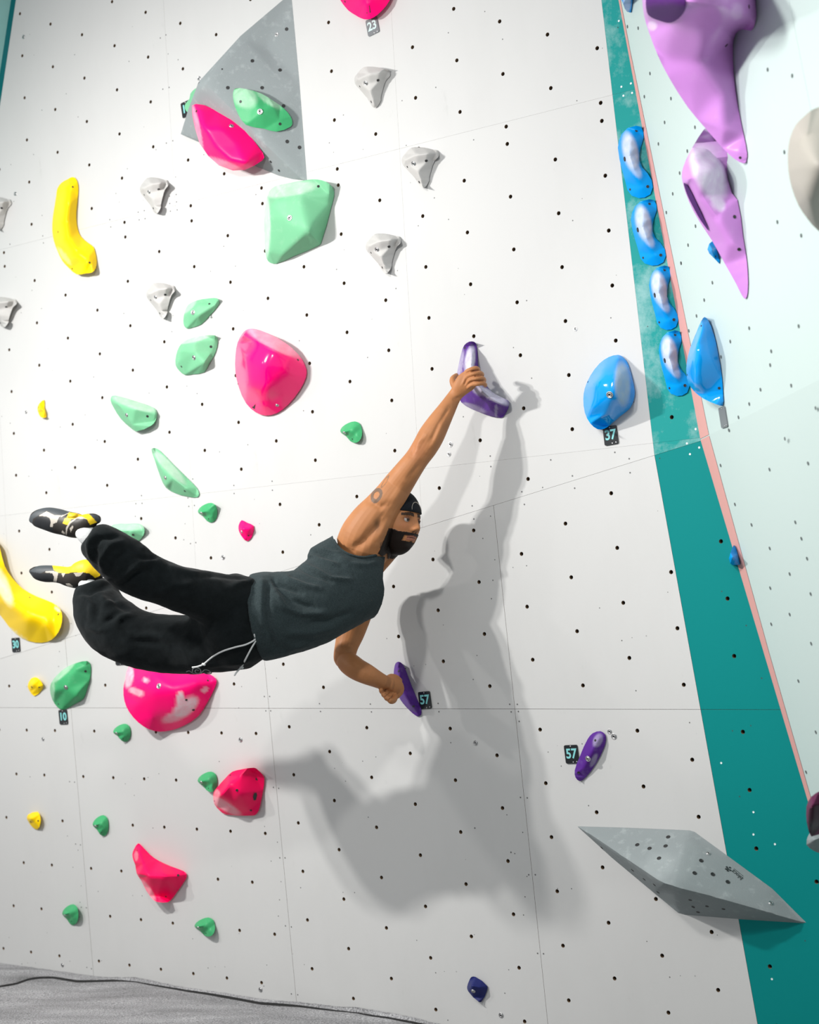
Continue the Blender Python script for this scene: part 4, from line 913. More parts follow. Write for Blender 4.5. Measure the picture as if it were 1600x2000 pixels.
for i, (x, y) in enumerate(dots):
    r = bp_(V2b, x, y); nn = V2b.ray_cast(CAM, ray(x, y).normalized())[1]; q = nn.to_track_quat('Z', 'Y').to_matrix(); s = len(V)
    for j in range(9):
        a = j / 9 * 2 * math.pi; V.append(r + nn * .0015 + q @ Vector((.0042 * math.cos(a), .0035 * math.sin(a), 0)) - V2.location)
    Fc.append([s + j for j in range(9)])
ln = [(1433.5, 1696.5), (1452, 1711.5), (1451.7, 1712.2), (1433.2, 1697.2)]; s = len(V)
for x, y in ln:
    h_ = V2b.ray_cast(CAM, ray(x, y).normalized()); V.append(h_[0] + h_[1] * .0015 - V2.location)
Fc.append([s, s + 1, s + 2, s + 3])
me = mesh('logo_mark', V, Fc); me.materials.append(M_INK); o = bpy.data.objects.new('logo_mark', me); COL.objects.link(o); o.parent = V2
# small black makers marks on the pink holds
def mark(pts, parent, plane, h):
    me = mesh('makers_mark', [plane.at(x, y, h) - parent.location for x, y in pts], [list(range(len(pts)))]); me.materials.append(M_INK)
    o = bpy.data.objects.new('makers_mark', me); COL.objects.link(o); o.parent = parent
def mark_on(label_part, pts):
    for o in COL.objects:
        if o.parent is None and label_part in o.get('label', ''):
            body = [c for c in o.children if c.name.startswith('body')][0]
            bvh = BVHTree.FromPolygons([v.co + o.location for v in body.data.vertices], [p.vertices[:] for p in body.data.polygons])
            V = []
            for x, y in pts:
                h_ = bvh.ray_cast(CAM, ray(x, y).normalized()); n_ = h_[1] if h_[1].dot(ray(x, y)) < 0 else -h_[1]; V.append(h_[0] + n_ * .0015 - o.location)
            me = mesh('makers_mark', V, [list(range(len(V)))]); me.materials.append(M_INK); q = bpy.data.objects.new('makers_mark', me); COL.objects.link(q); q.parent = o; return
mark_on('large glossy pink dome', [(499.5, 788.5), (497.5, 799), (491.5, 794.5), (495, 794)])
mark_on('pink half moon', [(415.5, 219), (409.5, 221), (411, 228)])
mark_on('cut by the top edge above the number 23', [(721.5, 9.5), (724, 24), (716, 26.5)])
mark_on('raspberry pink', [(496, 1549), (500.5, 1547.5), (502, 1553), (500, 1562), (495.5, 1563), (494, 1556)])

# ------------------------------------------------------------------ the climber
def catmull(st, n):
    out = []
    N = len(st); L = len(st[0])
    for i in range(N - 1):
        p0, p1, p2, p3 = st[max(0, i - 1)], st[i], st[i + 1], st[min(N - 1, i + 2)]
        for k in range(n):
            t = k / n
            out.append([.5 * (2 * p1[c] + (p2[c] - p0[c]) * t + (2 * p0[c] - 5 * p1[c] + 4 * p2[c] - p3[c]) * t * t + (3 * p1[c] - p0[c] - 3 * p2[c] + p3[c]) * t ** 3) for c in range(L)])
    out.append(list(st[-1])); return out
LEAN = False
def lean(x, y, h):
    g = [(60, .36), (170, .32), (300, .18), (430, .05), (520, -.02), (620, -.09), (700, -.15), (775, -.14), (870, 0), (1000, 0)]
    if x > 655 and y > 1275: return h - .137 * (1 - max(0, min(1, (x - 674) / 72)))
    for i in range(len(g) - 1):
        if x <= g[i + 1][0]: t = max(0, (x - g[i][0]) / (g[i + 1][0] - g[i][0])); return h + g[i][1] * (1 - t) + g[i + 1][1] * t
    return h
def limb(bm, st, seg=22, sub=4, cap=(True, True)):
    """tapering limb: stations (x, y, distance from wall, half width in px, depth ratio)"""
    st = [tuple(s) + ((1.0,) if len(s) == 4 else ()) for s in st]
    st = catmull(st, sub); C = [PM.at(s[0], s[1], lean(s[0], s[1], s[2]) if LEAN else s[2]) for s in st]; rings = []
    n = len(C)
    for i in range(n):
        t = (C[min(n - 1, i + 1)] - C[max(0, i - 1)]).normalized(); vw = (C[i] - CAM).normalized()
        side = t.cross(vw)
        side = side.normalized() if side.length > 1e-4 else RIGHT
        dep = side.cross(t).normalized(); r = max(.002, st[i][3] * (C[i] - CAM).length / F)
        rings.append([bm.verts.new(C[i] + side * (r * math.cos(a)) + dep * (r * st[i][4] * math.sin(a))) for a in (k / seg * 2 * math.pi for k in range(seg))])
    for i in range(n - 1):
        for k in range(seg): bm.faces.new([rings[i][k], rings[i][(k + 1) % seg], rings[i + 1][(k + 1) % seg], rings[i + 1][k]])
    for end, (ri, c, sgn) in enumerate(((rings[0], C[0], -1), (rings[-1], C[-1], 1))):
        if not cap[end]: continue
        t = (C[1] - C[0] if end == 0 else C[-1] - C[-2]).normalized() * sgn
        r = sum((v.co - c).length for v in ri) / seg; prev = ri
        for f_, o_ in ((.85, .35), (.5, .62)):
            nr = [bm.verts.new(c + (v.co - c) * f_ + t * r * o_) for v in ri]
            for k in range(seg):
                q = [prev[k], prev[(k + 1) % seg], nr[(k + 1) % seg], nr[k]]
                bm.faces.new(q if sgn > 0 else q[::-1])
            prev = nr
        tip = bm.verts.new(c + t * r * .7)
        for k in range(seg):
            q = [prev[k], prev[(k + 1) % seg], tip]; bm.faces.new(q if sgn > 0 else q[::-1])
def fuse(bm, voxel, smooth=4, fac=.5):
    me = bpy.data.meshes.new('tmp'); bmesh.ops.recalc_face_normals(bm, faces=bm.faces[:]); bm.to_mesh(me); bm.free()
    o = bpy.data.objects.new('tmp', me); COL.objects.link(o)
    r = o.modifiers.new('r', 'REMESH'); r.mode = 'VOXEL'; r.voxel_size = voxel; r.adaptivity = 0
    if smooth:
        s_ = o.modifiers.new('s', 'SMOOTH'); s_.iterations = smooth; s_.factor = fac
    bpy.context.view_layer.update(); dg = bpy.context.evaluated_depsgraph_get()
    out = bpy.data.meshes.new_from_object(o.evaluated_get(dg)); bpy.data.objects.remove(o); bpy.data.meshes.remove(me)
    return out
def get_co(me):
    a = np.empty(len(me.vertices) * 3); me.vertices.foreach_get('co', a); return a.reshape(-1, 3)
def get_no(me):
    a = np.empty(len(me.vertices) * 3); me.vertices.foreach_get('normal', a); return a.reshape(-1, 3)
def set_co(me, co): me.vertices.foreach_set('co', co.reshape(-1)); me.update()
def np_px(co):
    d = co - np.array(CAM); z = d @ np.array(FWD)
    return 800 + F * (d @ np.array(RIGHT)) / z, 1000 - F * (d @ np.array(UPC)) / z
def seg_d(x, y, p, q):
    ax_, ay = p; bx, by = q; L = (bx - ax_) ** 2 + (by - ay) ** 2 + 1e-9
    t = np.clip(((x - ax_) * (bx - ax_) + (y - ay) * (by - ay)) / L, 0, 1)
    return np.hypot(x - ax_ - t * (bx - ax_), y - ay - t * (by - ay)), t
def folds(me, lines, noise_amp=0.0, nscale=14):
    """cloth folds: (depth in m, half width px, polyline in the picture); positive = ridge"""
    co = get_co(me); no = get_no(me); x, y = np_px(co); vw = co - np.array(CAM); vw /= np.linalg.norm(vw, axis=1)[:, None]
    facing = np.clip(-(no * vw).sum(1) * 1.6, 0, 1); disp = np.zeros(len(co))
    for a, wd, pl in lines:
        best = np.full(len(co), 1e9)
        for i in range(len(pl) - 1): best = np.minimum(best, seg_d(x, y, pl[i], pl[i + 1])[0])
        tp = np.minimum(np.hypot(x - pl[0][0], y - pl[0][1]), np.hypot(x - pl[-1][0], y - pl[-1][1]))
        disp += a * np.exp(-(best / wd) ** 2) * np.clip(.35 + tp / (wd * 3), 0, 1)
    disp *= facing
    if noise_amp:
        nz = np.array([noise.fractal(Vector(c) * nscale, .9, 2.0, 3) for c in co.tolist()]); disp += nz * noise_amp
    set_co(me, co + no * disp[:, None])
def in_poly(x, y, poly):
    r = np.zeros(len(x), bool); j = len(poly) - 1
    for i in range(len(poly)):
        xi, yi = poly[i]; xj, yj = poly[j]
        c = ((yi > y) != (yj > y)) & (x < (xj - xi) * (y - yi) / (yj - yi + 1e-12) + xi); r ^= c; j = i
    return r
def paint(me, cols):
    at = me.color_attributes.new('Col', 'FLOAT_COLOR', 'POINT'); c = np.ones((len(cols), 4), np.float32); c[:, :3] = cols
    at.data.foreach_set('color', c.reshape(-1))

PC = PM.at(600, 1180, .7)
person = empty('person', PC)
tag(person, 'climber in grey tank top, black cap and dark joggers hanging sideways between two purple holds', 'person')
def wear(name, me, mat, label=None, parent=None):
    par = parent or person
    me.name = name; me.transform(Matrix.Translation(-(PC))); me.materials.clear(); me.materials.append(mat); me.shade_smooth()
    o = bpy.data.objects.new(name, me); COL.objects.link(o); o.parent = par
    if parent is not None: o.location = (0, 0, 0)
    if label: o['label'] = label
    return o

LEAN = True
# --- trousers
def fabric(name, c1, c2, rough=.95, heather=0):
    m, b = principled(name, rough, .12); n, l = nodes_of(m)
    tc = n.new('ShaderNodeTexCoord'); t = n.new('ShaderNodeTexNoise'); t.inputs['Scale'].default_value = 260 if heather else 30; t.inputs['Detail'].default_value = 4; t.inputs['Roughness'].default_value = .7
    l.new(tc.outputs['Object'], t.inputs['Vector'])
    r = n.new('ShaderNodeMapRange'); r.inputs[1].default_value = .35; r.inputs[2].default_value = .65; l.new(t.outputs['Fac'], r.inputs[0])
    mx = n.new('ShaderNodeMix'); mx.data_type = 'RGBA'; mx.inputs[6].default_value = (*c1, 1); mx.inputs[7].default_value = (*c2, 1); l.new(r.outputs[0], mx.inputs[0]); l.new(mx.outputs[2], b.inputs['Base Color'])
    b.inputs['Sheen Weight'].default_value = .05; b.inputs['Sheen Roughness'].default_value = .5
    t2 = n.new('ShaderNodeTexNoise'); t2.inputs['Scale'].default_value = 700; l.new(tc.outputs['Object'], t2.inputs['Vector'])
    t3 = n.new('ShaderNodeTexNoise'); t3.inputs['Scale'].default_value = 16; t3.inputs['Detail'].default_value = 3; l.new(tc.outputs['Object'], t3.inputs['Vector'])
    bp = n.new('ShaderNodeBump'); bp.inputs['Strength'].default_value = .25; bp.inputs['Distance'].default_value = .0015; l.new(t2.outputs['Fac'], bp.inputs['Height'])
    bp2 = n.new('ShaderNodeBump'); bp2.inputs['Strength'].default_value = .35; bp2.inputs['Distance'].default_value = .012; l.new(t3.outputs['Fac'], bp2.inputs['Height']); l.new(bp.outputs['Normal'], bp2.inputs['Normal'])
    l.new(bp2.outputs['Normal'], b.inputs['Normal'])
    return m
bm = bmesh.new()
limb(bm, [(171, 1048, .98, 27, 1), (182, 1055, .98, 35, 1), (197, 1063, .98, 41, 1), (218, 1078, .97, 46, 1), (242, 1098, .96, 49, 1), (268, 1117, .95, 48, 1), (305, 1134, .94, 45, 1), (345, 1148, .92, 44, 1), (385, 1160, .88, 48, 1), (430, 1172, .83, 54, .95), (475, 1180, .78, 56, .85), (505, 1186, .75, 48, .8)], cap=(False, True))
limb(bm, [(174, 1137, .62, 30, 1), (180, 1152, .62, 38, 1), (188, 1172, .64, 46, 1), (198, 1197, .67, 53, 1), (220, 1222, .69, 58, 1), (250, 1242, .70, 57, 1), (285, 1252, .70, 56, 1), (325, 1258, .70, 57, 1), (370, 1260, .72, 56, 1), (420, 1256, .75, 58, 1), (480, 1246, .76, 60, .9)], cap=(False, True))
limb(bm, [(374, 1212, .70, 14, .9), (395, 1212, .72, 46, .85), (430, 1212, .75, 84, .8), (465, 1213, .76, 95, .9), (498, 1209, .75, 84, .8), (525, 1205, .74, 66, .7)])
bmesh.ops.holes_fill(bm, edges=[e for e in bm.edges if e.is_boundary], sides=0)
tm = fuse(bm, .0085, 14, .6)
Zf = lambda l: [(40 + p[0] / 3.2, 960 + p[1] / 3.2) for p in l]
folds(tm, [(.016, 5, Zf([(440, 400), (430, 330), (455, 270)])), (-.014, 5, Zf([(470, 420), (455, 340), (500, 290), (600, 290)])), (.013, 6, Zf([(520, 480), (500, 420), (560, 330), (640, 320)])), (-.010, 5, Zf([(560, 500), (590, 430), (680, 360)])),
           (.014, 6, Zf([(700, 470), (740, 440), (800, 440), (860, 450)])), (-.014, 5, Zf([(730, 420), (790, 420), (860, 400), (800, 370)])), (.012, 5, Zf([(770, 350), (830, 380), (880, 440)])), (.010, 6, Zf([(640, 540), (690, 490), (760, 470)])), (-.008, 6, Zf([(650, 580), (720, 520), (830, 480)])),
           (.010, 7, Zf([(900, 470), (1000, 490), (1150, 530)])), (-.010, 5, Zf([(1100, 540), (1200, 520), (1300, 530), (1400, 545)])), (.011, 6, Zf([(1300, 600), (1400, 570), (1470, 560)])), (.010, 5, Zf([(1380, 500), (1420, 520), (1440, 560)])), (.008, 8, Zf([(850, 640), (950, 590), (1100, 580)])),
           (.014, 5, Zf([(340, 610), (420, 590), (540, 560)])), (-.012, 5, Zf([(335, 640), (430, 630), (550, 590)])), (.012, 6, Zf([(380, 650), (440, 700), (440, 780)])), (-.010, 6, Zf([(430, 650), (480, 720), (480, 800)])), (.012, 6, Zf([(500, 640), (530, 700), (620, 700)])), (-.010, 5, Zf([(580, 650), (590, 700), (660, 740)])),
           (.012, 6, Zf([(600, 830), (620, 790), (700, 770)])), (-.011, 5, Zf([(520, 820), (570, 790), (600, 770)])), (.009, 8, Zf([(700, 900), (900, 910), (1100, 930)])), (-.008, 6, Zf([(700, 930), (900, 950)])), (.008, 6, Zf([(1150, 1090), (1300, 1080), (1450, 1050)])), (.010, 5, Zf([(420, 850), (480, 870), (540, 860)]))], .005, 9)
M_TROUS = fabric('dark green black fleece', (.0042, .0062, .0068), (.0072, .0098, .0108))
trousers = wear('trousers', tm, M_TROUS)
LEAN = False
# white drawstrings tied in front
def cord(name, pts, r, mat, parent, hs, knot=None):
    bm = bmesh.new()
    limb(bm, [(p[0], p[1], h, r, 1) for p, h in zip(pts, hs)], seg=8, sub=4)
    if knot: limb(bm, [(knot[0] - 2, knot[1], knot[2], r * 1.5, 1), (knot[0] + 2, knot[1] + 1, knot[2], r * 1.6, 1)], seg=8, sub=2)
    me = bpy.data.meshes.new(name); bm.to_mesh(me); bm.free(); return wear(name, me, mat, parent=parent)
M_CORD = plain('white cotton cord', (.55, .56, .56), .9)
TB = BVHTree.FromPolygons([v.co + PC for v in tm.vertices], [p.vertices[:] for p in tm.polygons])
def surf_h(x, y, off, bvh, dflt):
    loc = bvh.ray_cast(CAM, ray(x, y).normalized())[0]
    return (PM.height(loc) if loc else dflt) + off
def cord_on(pts, knot, dflt=.95):
    hs = []; last = dflt
    for p in pts:
        h = surf_h(p[0], p[1], .006, TB, last); last = h; hs.append(h)
    return cord('drawstring', pts, 1.7, M_CORD, trousers, hs, (knot[0], knot[1], surf_h(knot[0], knot[1], .006, TB, last)))
cord_on([(501, 1250), (497, 1240), (499, 1236), (502, 1240), (497, 1250), (480, 1259), (460, 1264), (435, 1272), (415, 1283), (398, 1297), (386, 1302), (376, 1303.5)], (398, 1297))
cord_on([(502, 1247), (497, 1256), (490, 1268), (480, 1287), (472, 1302), (463, 1312), (458, 1319)], (472, 1303))
# scribbled logo print low on the thigh
def scribble():
    bm = bmesh.new()
    for loop in ([(364, 1312), (370, 1310), (376, 1314), (384, 1316), (392, 1315), (396, 1311)], [(376, 1312), (377, 1306), (384, 1304), (391, 1307), (392, 1313), (386, 1315), (381, 1312), (383, 1308), (388, 1309)], [(392, 1316), (398, 1309), (404, 1308), (410, 1311), (413, 1315), (404, 1316), (398, 1314)]):
        pts = catmull([list(p) for p in loop], 3); hs = [surf_h(p[0], p[1], .0015, TB, .8) for p in pts]
        limb(bm, [(p[0], p[1], h, .8, .4) for p, h in zip(pts, hs)], seg=6, sub=1)
    me = bpy.data.meshes.new('printed_logo'); bm.to_mesh(me); bm.free(); return wear('printed_logo', me, plain('grey print', (.25, .26, .26), .8), parent=trousers)
scribble()

LEAN = True
# --- body: arms, shoulders, neck, head in one continuous surface
HC = PM.at(775, 1022, .265)                              # head centre
hf = Vector((.74, -.67, -.06)).normalized(); hu = Vector((.10, 0, 1)); hu = (hu - hf * hu.dot(hf)).normalized(); hl_ = hu.cross(hf).normalized()
def to_head(co):
    d = co - np.array(HC); return d @ np.array(hf), d @ np.array(hl_), d @ np.array(hu)
def head_shape(n=110, grow=0.0, zmin=-9, zcap=None):
    V = []; Fc = []
    rows_ = n // 2
    g = lambda v, s: math.exp(-(v / s) ** 2)
    for i in range(rows_ + 1):
        ph = -math.pi / 2 + math.pi * i / rows_
        for j in range(n):
            th = 2 * math.pi * j / n
            dx, dy, dz = math.cos(ph) * math.cos(th), math.cos(ph) * math.sin(th), math.sin(ph)
            sx_ = .093 if dx > 0 else .100
            x, y, z = sx_ * dx, .076 * dy, .118 * dz
            if dx > 0: x = sx_ * (abs(dx) ** .86)
            if z < -.02:
                t = min(1, (-z - .02) / .095); y *= 1 - .22 * t; x = x * (1 - .02 * t) + .004 * t if dx > 0 else x * (1 - .45 * t)
            ay = abs(y)
            if dx > .15:
                f = min(1, (dx - .15) / .3)
                nose = 0
                if -.040 < z < .022:
                    pr = .006 + .021 * min(1, max(0, (.022 - z) / .044))
                    if z < -.024: pr *= max(0, 1 - ((-.024 - z) / .014) ** 1.5)
                    nose = pr * g(y, .0085 + .006 * min(1, max(0, (.015 - z) / .04)))
                    if z < -.012: nose += .008 * g(ay - .013, .006) * g(z + .026, .009)
                x += f * (nose + .0065 * g(z - .027, .008) * g(ay - .028, .022) - .010 * g(ay - .031, .015) * g(z - .008, .012) + .004 * g(ay - .043, .016) * g(z + .018, .018)
                          + .0075 * g(y, .020) * (g(z + .051, .0055) + 1.05 * g(z + .063, .0060)) - .003 * g(y, .02) * g(z + .0572, .0025) - .003 * g(z + .075, .008) * g(y, .02) + .009 * g(y, .022) * g(z + .097, .014))
            V.append((x * (1 + grow / .1), y * (1 + grow / .08), z * (1 + grow / .118)))
    for i in range(rows_):
        for j in range(n): Fc.append([i * n + j, i * n + (j + 1) % n, (i + 1) * n + (j + 1) % n, (i + 1) * n + j])
    return V, Fc
def head_to_world(V): return [HC + hf * v[0] + hl_ * v[1] + hu * v[2] for v in V]
bm = bmesh.new()
V, Fc = head_shape(150); W = head_to_world(V); hv = [bm.verts.new(v) for v in W]
for f in Fc:
    try: bm.faces.new([hv[i] for i in f])
    except ValueError: pass
bmesh.ops.remove_doubles(bm, verts=hv, dist=1e-6)
# right arm reaching for the upper hold
limb(bm, [(706, 1066, .52, 50, .8), (713, 1045, .52, 48, .85), (728, 1018, .51, 43, .85), (746, 992, .49, 36, .9), (763, 968, .47, 31.5, .95), (781, 942, .44, 28.5, 1), (799, 917, .41, 25.5, 1), (815, 895, .37, 23.5, 1), (830, 873, .33, 25, 1), (843, 850, .30, 25.5, 1), (858, 824, .26, 22, .95), (873, 799, .22, 17.5, .9), (886, 777, .195, 14, .8), (895, 765, .19, 14, .7)], seg=26)
limb(bm, [(892, 769, .19, 13.5, .7), (900, 758, .19, 17, .6), (909, 748, .185, 20, .5), (917, 741, .182, 19, .45)], seg=22)
limb(bm, [(907, 741, .186, 5.5), (911, 728, .190, 5.4), (919, 722.5, .190, 5.0), (929, 719.5, .176, 4.8), (933, 720.5, .155, 4.6), (934.5, 722, .125, 4.2)], seg=14, sub=3)
limb(bm, [(911, 745, .187, 5.5), (916, 734, .196, 5.4), (926, 730, .196, 5.1), (936, 728.5, .180, 4.9), (941, 730.5, .155, 4.7), (942, 733, .125, 4.2)], seg=14, sub=3)
limb(bm, [(914, 750, .187, 5.5), (921, 742, .196, 5.4), (930, 739.5, .196, 5.1), (940, 738.5, .180, 4.9), (945, 741, .155, 4.6), (946, 744, .125, 4.2)], seg=14, sub=3)
limb(bm, [(914, 756, .186, 5.3), (923, 751, .192, 5.0), (932, 749.5, .192, 4.8), (942, 748.5, .176, 4.6), (947, 750.5, .155, 4.3), (948, 753, .130, 4.0)], seg=14, sub=3)
limb(bm, [(895, 762, .188, 7.5), (888.5, 754, .185, 7.2), (884.5, 746, .182, 6.4), (884.5, 739.5, .172, 5.6), (889, 735, .150, 5.0), (892, 733, .135, 4.6)], seg=14, sub=3)
# left arm under the chest
limb(bm, [(704, 1178, .36, 30, .95), (694, 1208, .38, 29, .95), (685, 1236, .41, 27, .95), (677, 1262, .44, 23, 1), (673, 1282, .455, 21.5, 1), (673, 1290, .46, 20, 1)], seg=24)
limb(bm, [(671, 1282, .46, 16, 1), (677, 1291, .46, 20.5, 1), (686, 1299, .45, 22, 1), (699, 1308, .43, 21.5, 1), (717, 1317, .38, 20, 1), (737, 1327, .30, 16.5, .95), (752, 1334, .24, 14.5, .85), (760, 1338, .22, 15, .8)], seg=24)
limb(bm, [(752, 1333, .23, 14, .8), (761, 1337, .21, 17, .75), (769, 1342, .19, 19.5, .7), (773, 1348, .175, 17, .7), (771, 1357, .18, 12, .8)], seg=20)
for ch in ([(772, 1360, .20, 6.2), (769, 1368, .24, 6.0), (763, 1369.5, .275, 5.4), (759.5, 1364.5, .285, 4.8)], [(766, 1358, .21, 5.8), (761, 1364.5, .25, 5.4), (755.5, 1364, .285, 5.0), (752.5, 1359, .290, 4.4)],
           [(760, 1354, .22, 5.6), (754.5, 1359.5, .255, 5.0), (749.5, 1357.5, .285, 4.6), (747.5, 1353, .288, 4.1)], [(755, 1349, .23, 5), (749, 1353, .255, 4.6), (744.8, 1350.5, .28, 4.2), (743.8, 1346.5, .28, 3.8)], [(756, 1327, .22, 6.5), (764, 1322.5, .20, 6.8), (774, 1324, .18, 6.2), (781, 1330, .15, 5.6)]):
    limb(bm, [tuple(c) for c in ch], seg=14, sub=3)
# torso, shoulder mass and neck
limb(bm, [(520, 1203, .72, 64, .7), (570, 1192, .68, 60, .7), (620, 1172, .62, 66, .76), (665, 1142, .54, 78, .82), (695, 1124, .47, 70, .8), (712, 1116, .43, 48, .85)], seg=28)
limb(bm, [(690, 1098, .50, 44, .9), (715, 1080, .48, 44, .9), (738, 1066, .46, 32, .9), (752, 1052, .44, 22, .9)], seg=22)
limb(bm, [(700, 1118, .42, 44, .9), (725, 1098, .42, 32, .9), (746, 1080, .41, 27, 1), (761, 1059, .405, 28, 1), (772, 1040, .40, 28, 1)], seg=22)
limb(bm, [(698, 1150, .36, 38, .8), (708, 1165, .34, 30, .8), (712, 1172, .33, 22, .8)], seg=20)
bmesh.ops.holes_fill(bm, edges=[e for e in bm.edges if e.is_boundary], sides=0)
sk = fuse(bm, .0024, 3, .5)
co = get_co(sk); px_, py_ = np_px(co); hx, hy, hz = to_head(co)
# muscle relief on the raised arm and shoulder
folds(sk, [(-.010, 9, [(700, 1068), (716, 1050), (736, 1030), (748, 1012)]), (-.008, 7, [(688, 1072), (712, 1058)]), (.007, 9, [(735, 1060), (748, 1035), (760, 1010)]), (-.007, 6, [(722, 978), (742, 990), (758, 985)]), (.006, 8, [(765, 985), (790, 945)]), (-.005, 5, [(800, 932), (822, 905)]), (.005, 5, [(812, 880), (818, 865), (830, 850)]), (-.004, 4, [(803, 890), (812, 868)]), (.005, 6, [(838, 880), (850, 860), (866, 820)]), (-.004, 4, [(842, 862), (858, 828), (878, 795)]),
           (-.004, 3, [(888, 780), (900, 775)]), (.004, 2.6, [(903, 752), (911, 734)]), (.004, 2.6, [(908, 756), (918, 741)]), (.003, 2.6, [(911, 760), (922, 751)]), (-.004, 5, [(690, 1290), (705, 1300), (730, 1312)]), (-.006, 5, [(672, 1260), (690, 1262)])])
folds(sk, [(-.005, 1.7, [(770, 1356), (765, 1362), (758.5, 1368.5)]), (-.005, 1.7, [(763, 1351), (757, 1356), (751, 1361.5)]), (-.005, 1.7, [(757, 1346), (751, 1349), (745, 1353)]), (-.0035, 1.5, [(913, 729), (921, 726), (934, 724)]), (-.0035, 1.5, [(917, 738), (926, 734.5), (940, 733.5)]), (-.0035, 1.5, [(918, 747), (928, 744.5), (943, 743.5)])])
co = get_co(sk); n = len(co); cols = np.tile(np.array([.41, .175, .072]), (n, 1))
nzv = np.array([noise.noise(Vector(c) * 28) for c in co.tolist()])
cols *= (1 + .10 * nzv)[:, None]
def tint(mask, c, k=1.0):
    m = np.clip(mask, 0, 1)[:, None] * k; cols[:] = cols * (1 - m) + np.array(c) * m
inhead = (np.abs(hx) < .15) & (np.abs(hy) < .095) & (hz > -.135) & (hz < .15) & (np.hypot(px_ - 785, py_ - 1022) < 75)
head_only = inhead & ((px_ > 756) | (hx > 0.0))
G = lambda v, s: np.exp(-(v / s) ** 2)
# tattoo rings and shade painted between fingers
def ell(cx, cy, rx, ry, ang):
    a = math.radians(ang); dx, dy = px_ - cx, py_ - cy
    return np.hypot((dx * math.cos(a) + dy * math.sin(a)) / rx, (-dx * math.sin(a) + dy * math.cos(a)) / ry)
d = ell(735.5, 967.5, 15.5, 10.5, -62)
tint(((d > .60) & (d < 1.0)) * 1.0, (.12, .09, .07), .85); tint(((d > .48) & (d <= .60)) * 1.0, (.10, .07, .05), .8)
d2 = ell(752, 941, 14, 3, -58); tint(((d2 > .7) & (d2 < 1.1)) * 1.0, (.14, .10, .07), .6)
tint(G(px_ - 815, 20) * G(py_ - 880, 22), (.42, .15, .07), .35)
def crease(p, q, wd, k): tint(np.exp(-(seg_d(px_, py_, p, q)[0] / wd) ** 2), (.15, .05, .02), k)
for p, q in (((768, 1358), (758.5, 1368.5)), ((761, 1352.5), (751, 1361.5)), ((755, 1347), (745, 1353)), ((921, 726), (934, 724)), ((926, 734.5), (940, 733.5)), ((928, 744.5), (943, 743.5))): crease(p, q, 1.3, .65)  # dark lines paint the shade in the gaps between fingers
# armpit hair
tint(G(px_ - 737, 6) * G(py_ - 1024, 12), (.05, .035, .02), .6)
# face
fz = head_only & (hx > -.02)
beard = fz & ((hz < -.036 - .55 * np.clip(.062 - np.abs(hy), 0, 1) * 0 ) ) & ((hz < -.070 + .003 * nzv) | ((hz > -.049) & (hz < -.038)))
side = fz & (np.abs(hy) > .034) & (hz < -.024 - .32 * np.clip(hx - .02, 0, 1) + .004 * nzv)
stache = fz & (hz > -.050) & (hz < -.0385) & (np.abs(hy) < .031) & (hx > .05)
soul = fz & (np.abs(hy) < .006) & (hz < -.068)
bw = np.where(beard | side | stache | soul, 1.0, 0.0)
tint(bw, (.004, .003, .0025), .985)
lip = fz & (np.abs(hy) < .024) & (hz > -.0675) & (hz < -.0495) & (hx > .075) & (bw < .5)
tint(lip * 1.0, (.36, .13, .095), .75)
tint((fz & (np.abs(hz + .0572) < .0016) & (np.abs(hy) < .022) & (hx > .08)) * 1.0, (.06, .02, .015), .9)
brow = fz & (np.abs(np.abs(hy) - .031) < .022) & (np.abs(hz - (.0300 - .16 * np.abs(np.abs(hy) - .024))) < .0068 - .08 * np.clip(np.abs(hy) - .03, 0, 1)) & (hx > .03)
tint(brow * 1.0, (.015, .010, .007), .95)
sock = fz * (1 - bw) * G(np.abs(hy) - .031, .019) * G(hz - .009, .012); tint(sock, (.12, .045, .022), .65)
nost = fz * G(np.abs(hy) - .008, .0045) * G(hz + .036, .004); tint(nost, (.03, .01, .008), .9)
tint(fz * (1 - bw) * G(np.abs(hy) - .040, .02) * G(hz + .018, .02), (.45, .16, .08), .4)
# stubble down the throat
tint(((px_ > 742) & (px_ < 790) & (py_ > 1058) & (py_ < 1096) & (hx > -.06)) * (1 - bw) * G(py_ - 1072, 16), (.05, .035, .025), .75)
no_ = get_no(sk); co2 = co + no_ * (bw * .0035)[:, None] * (1 + .8 * nzv[:, None]); set_co(sk, co2)
paint(sk, np.clip(cols, 0.004, 1))
M_SKIN = vcol('brown skin', .52, .15, 500, .06)
body = wear('body', sk, M_SKIN)
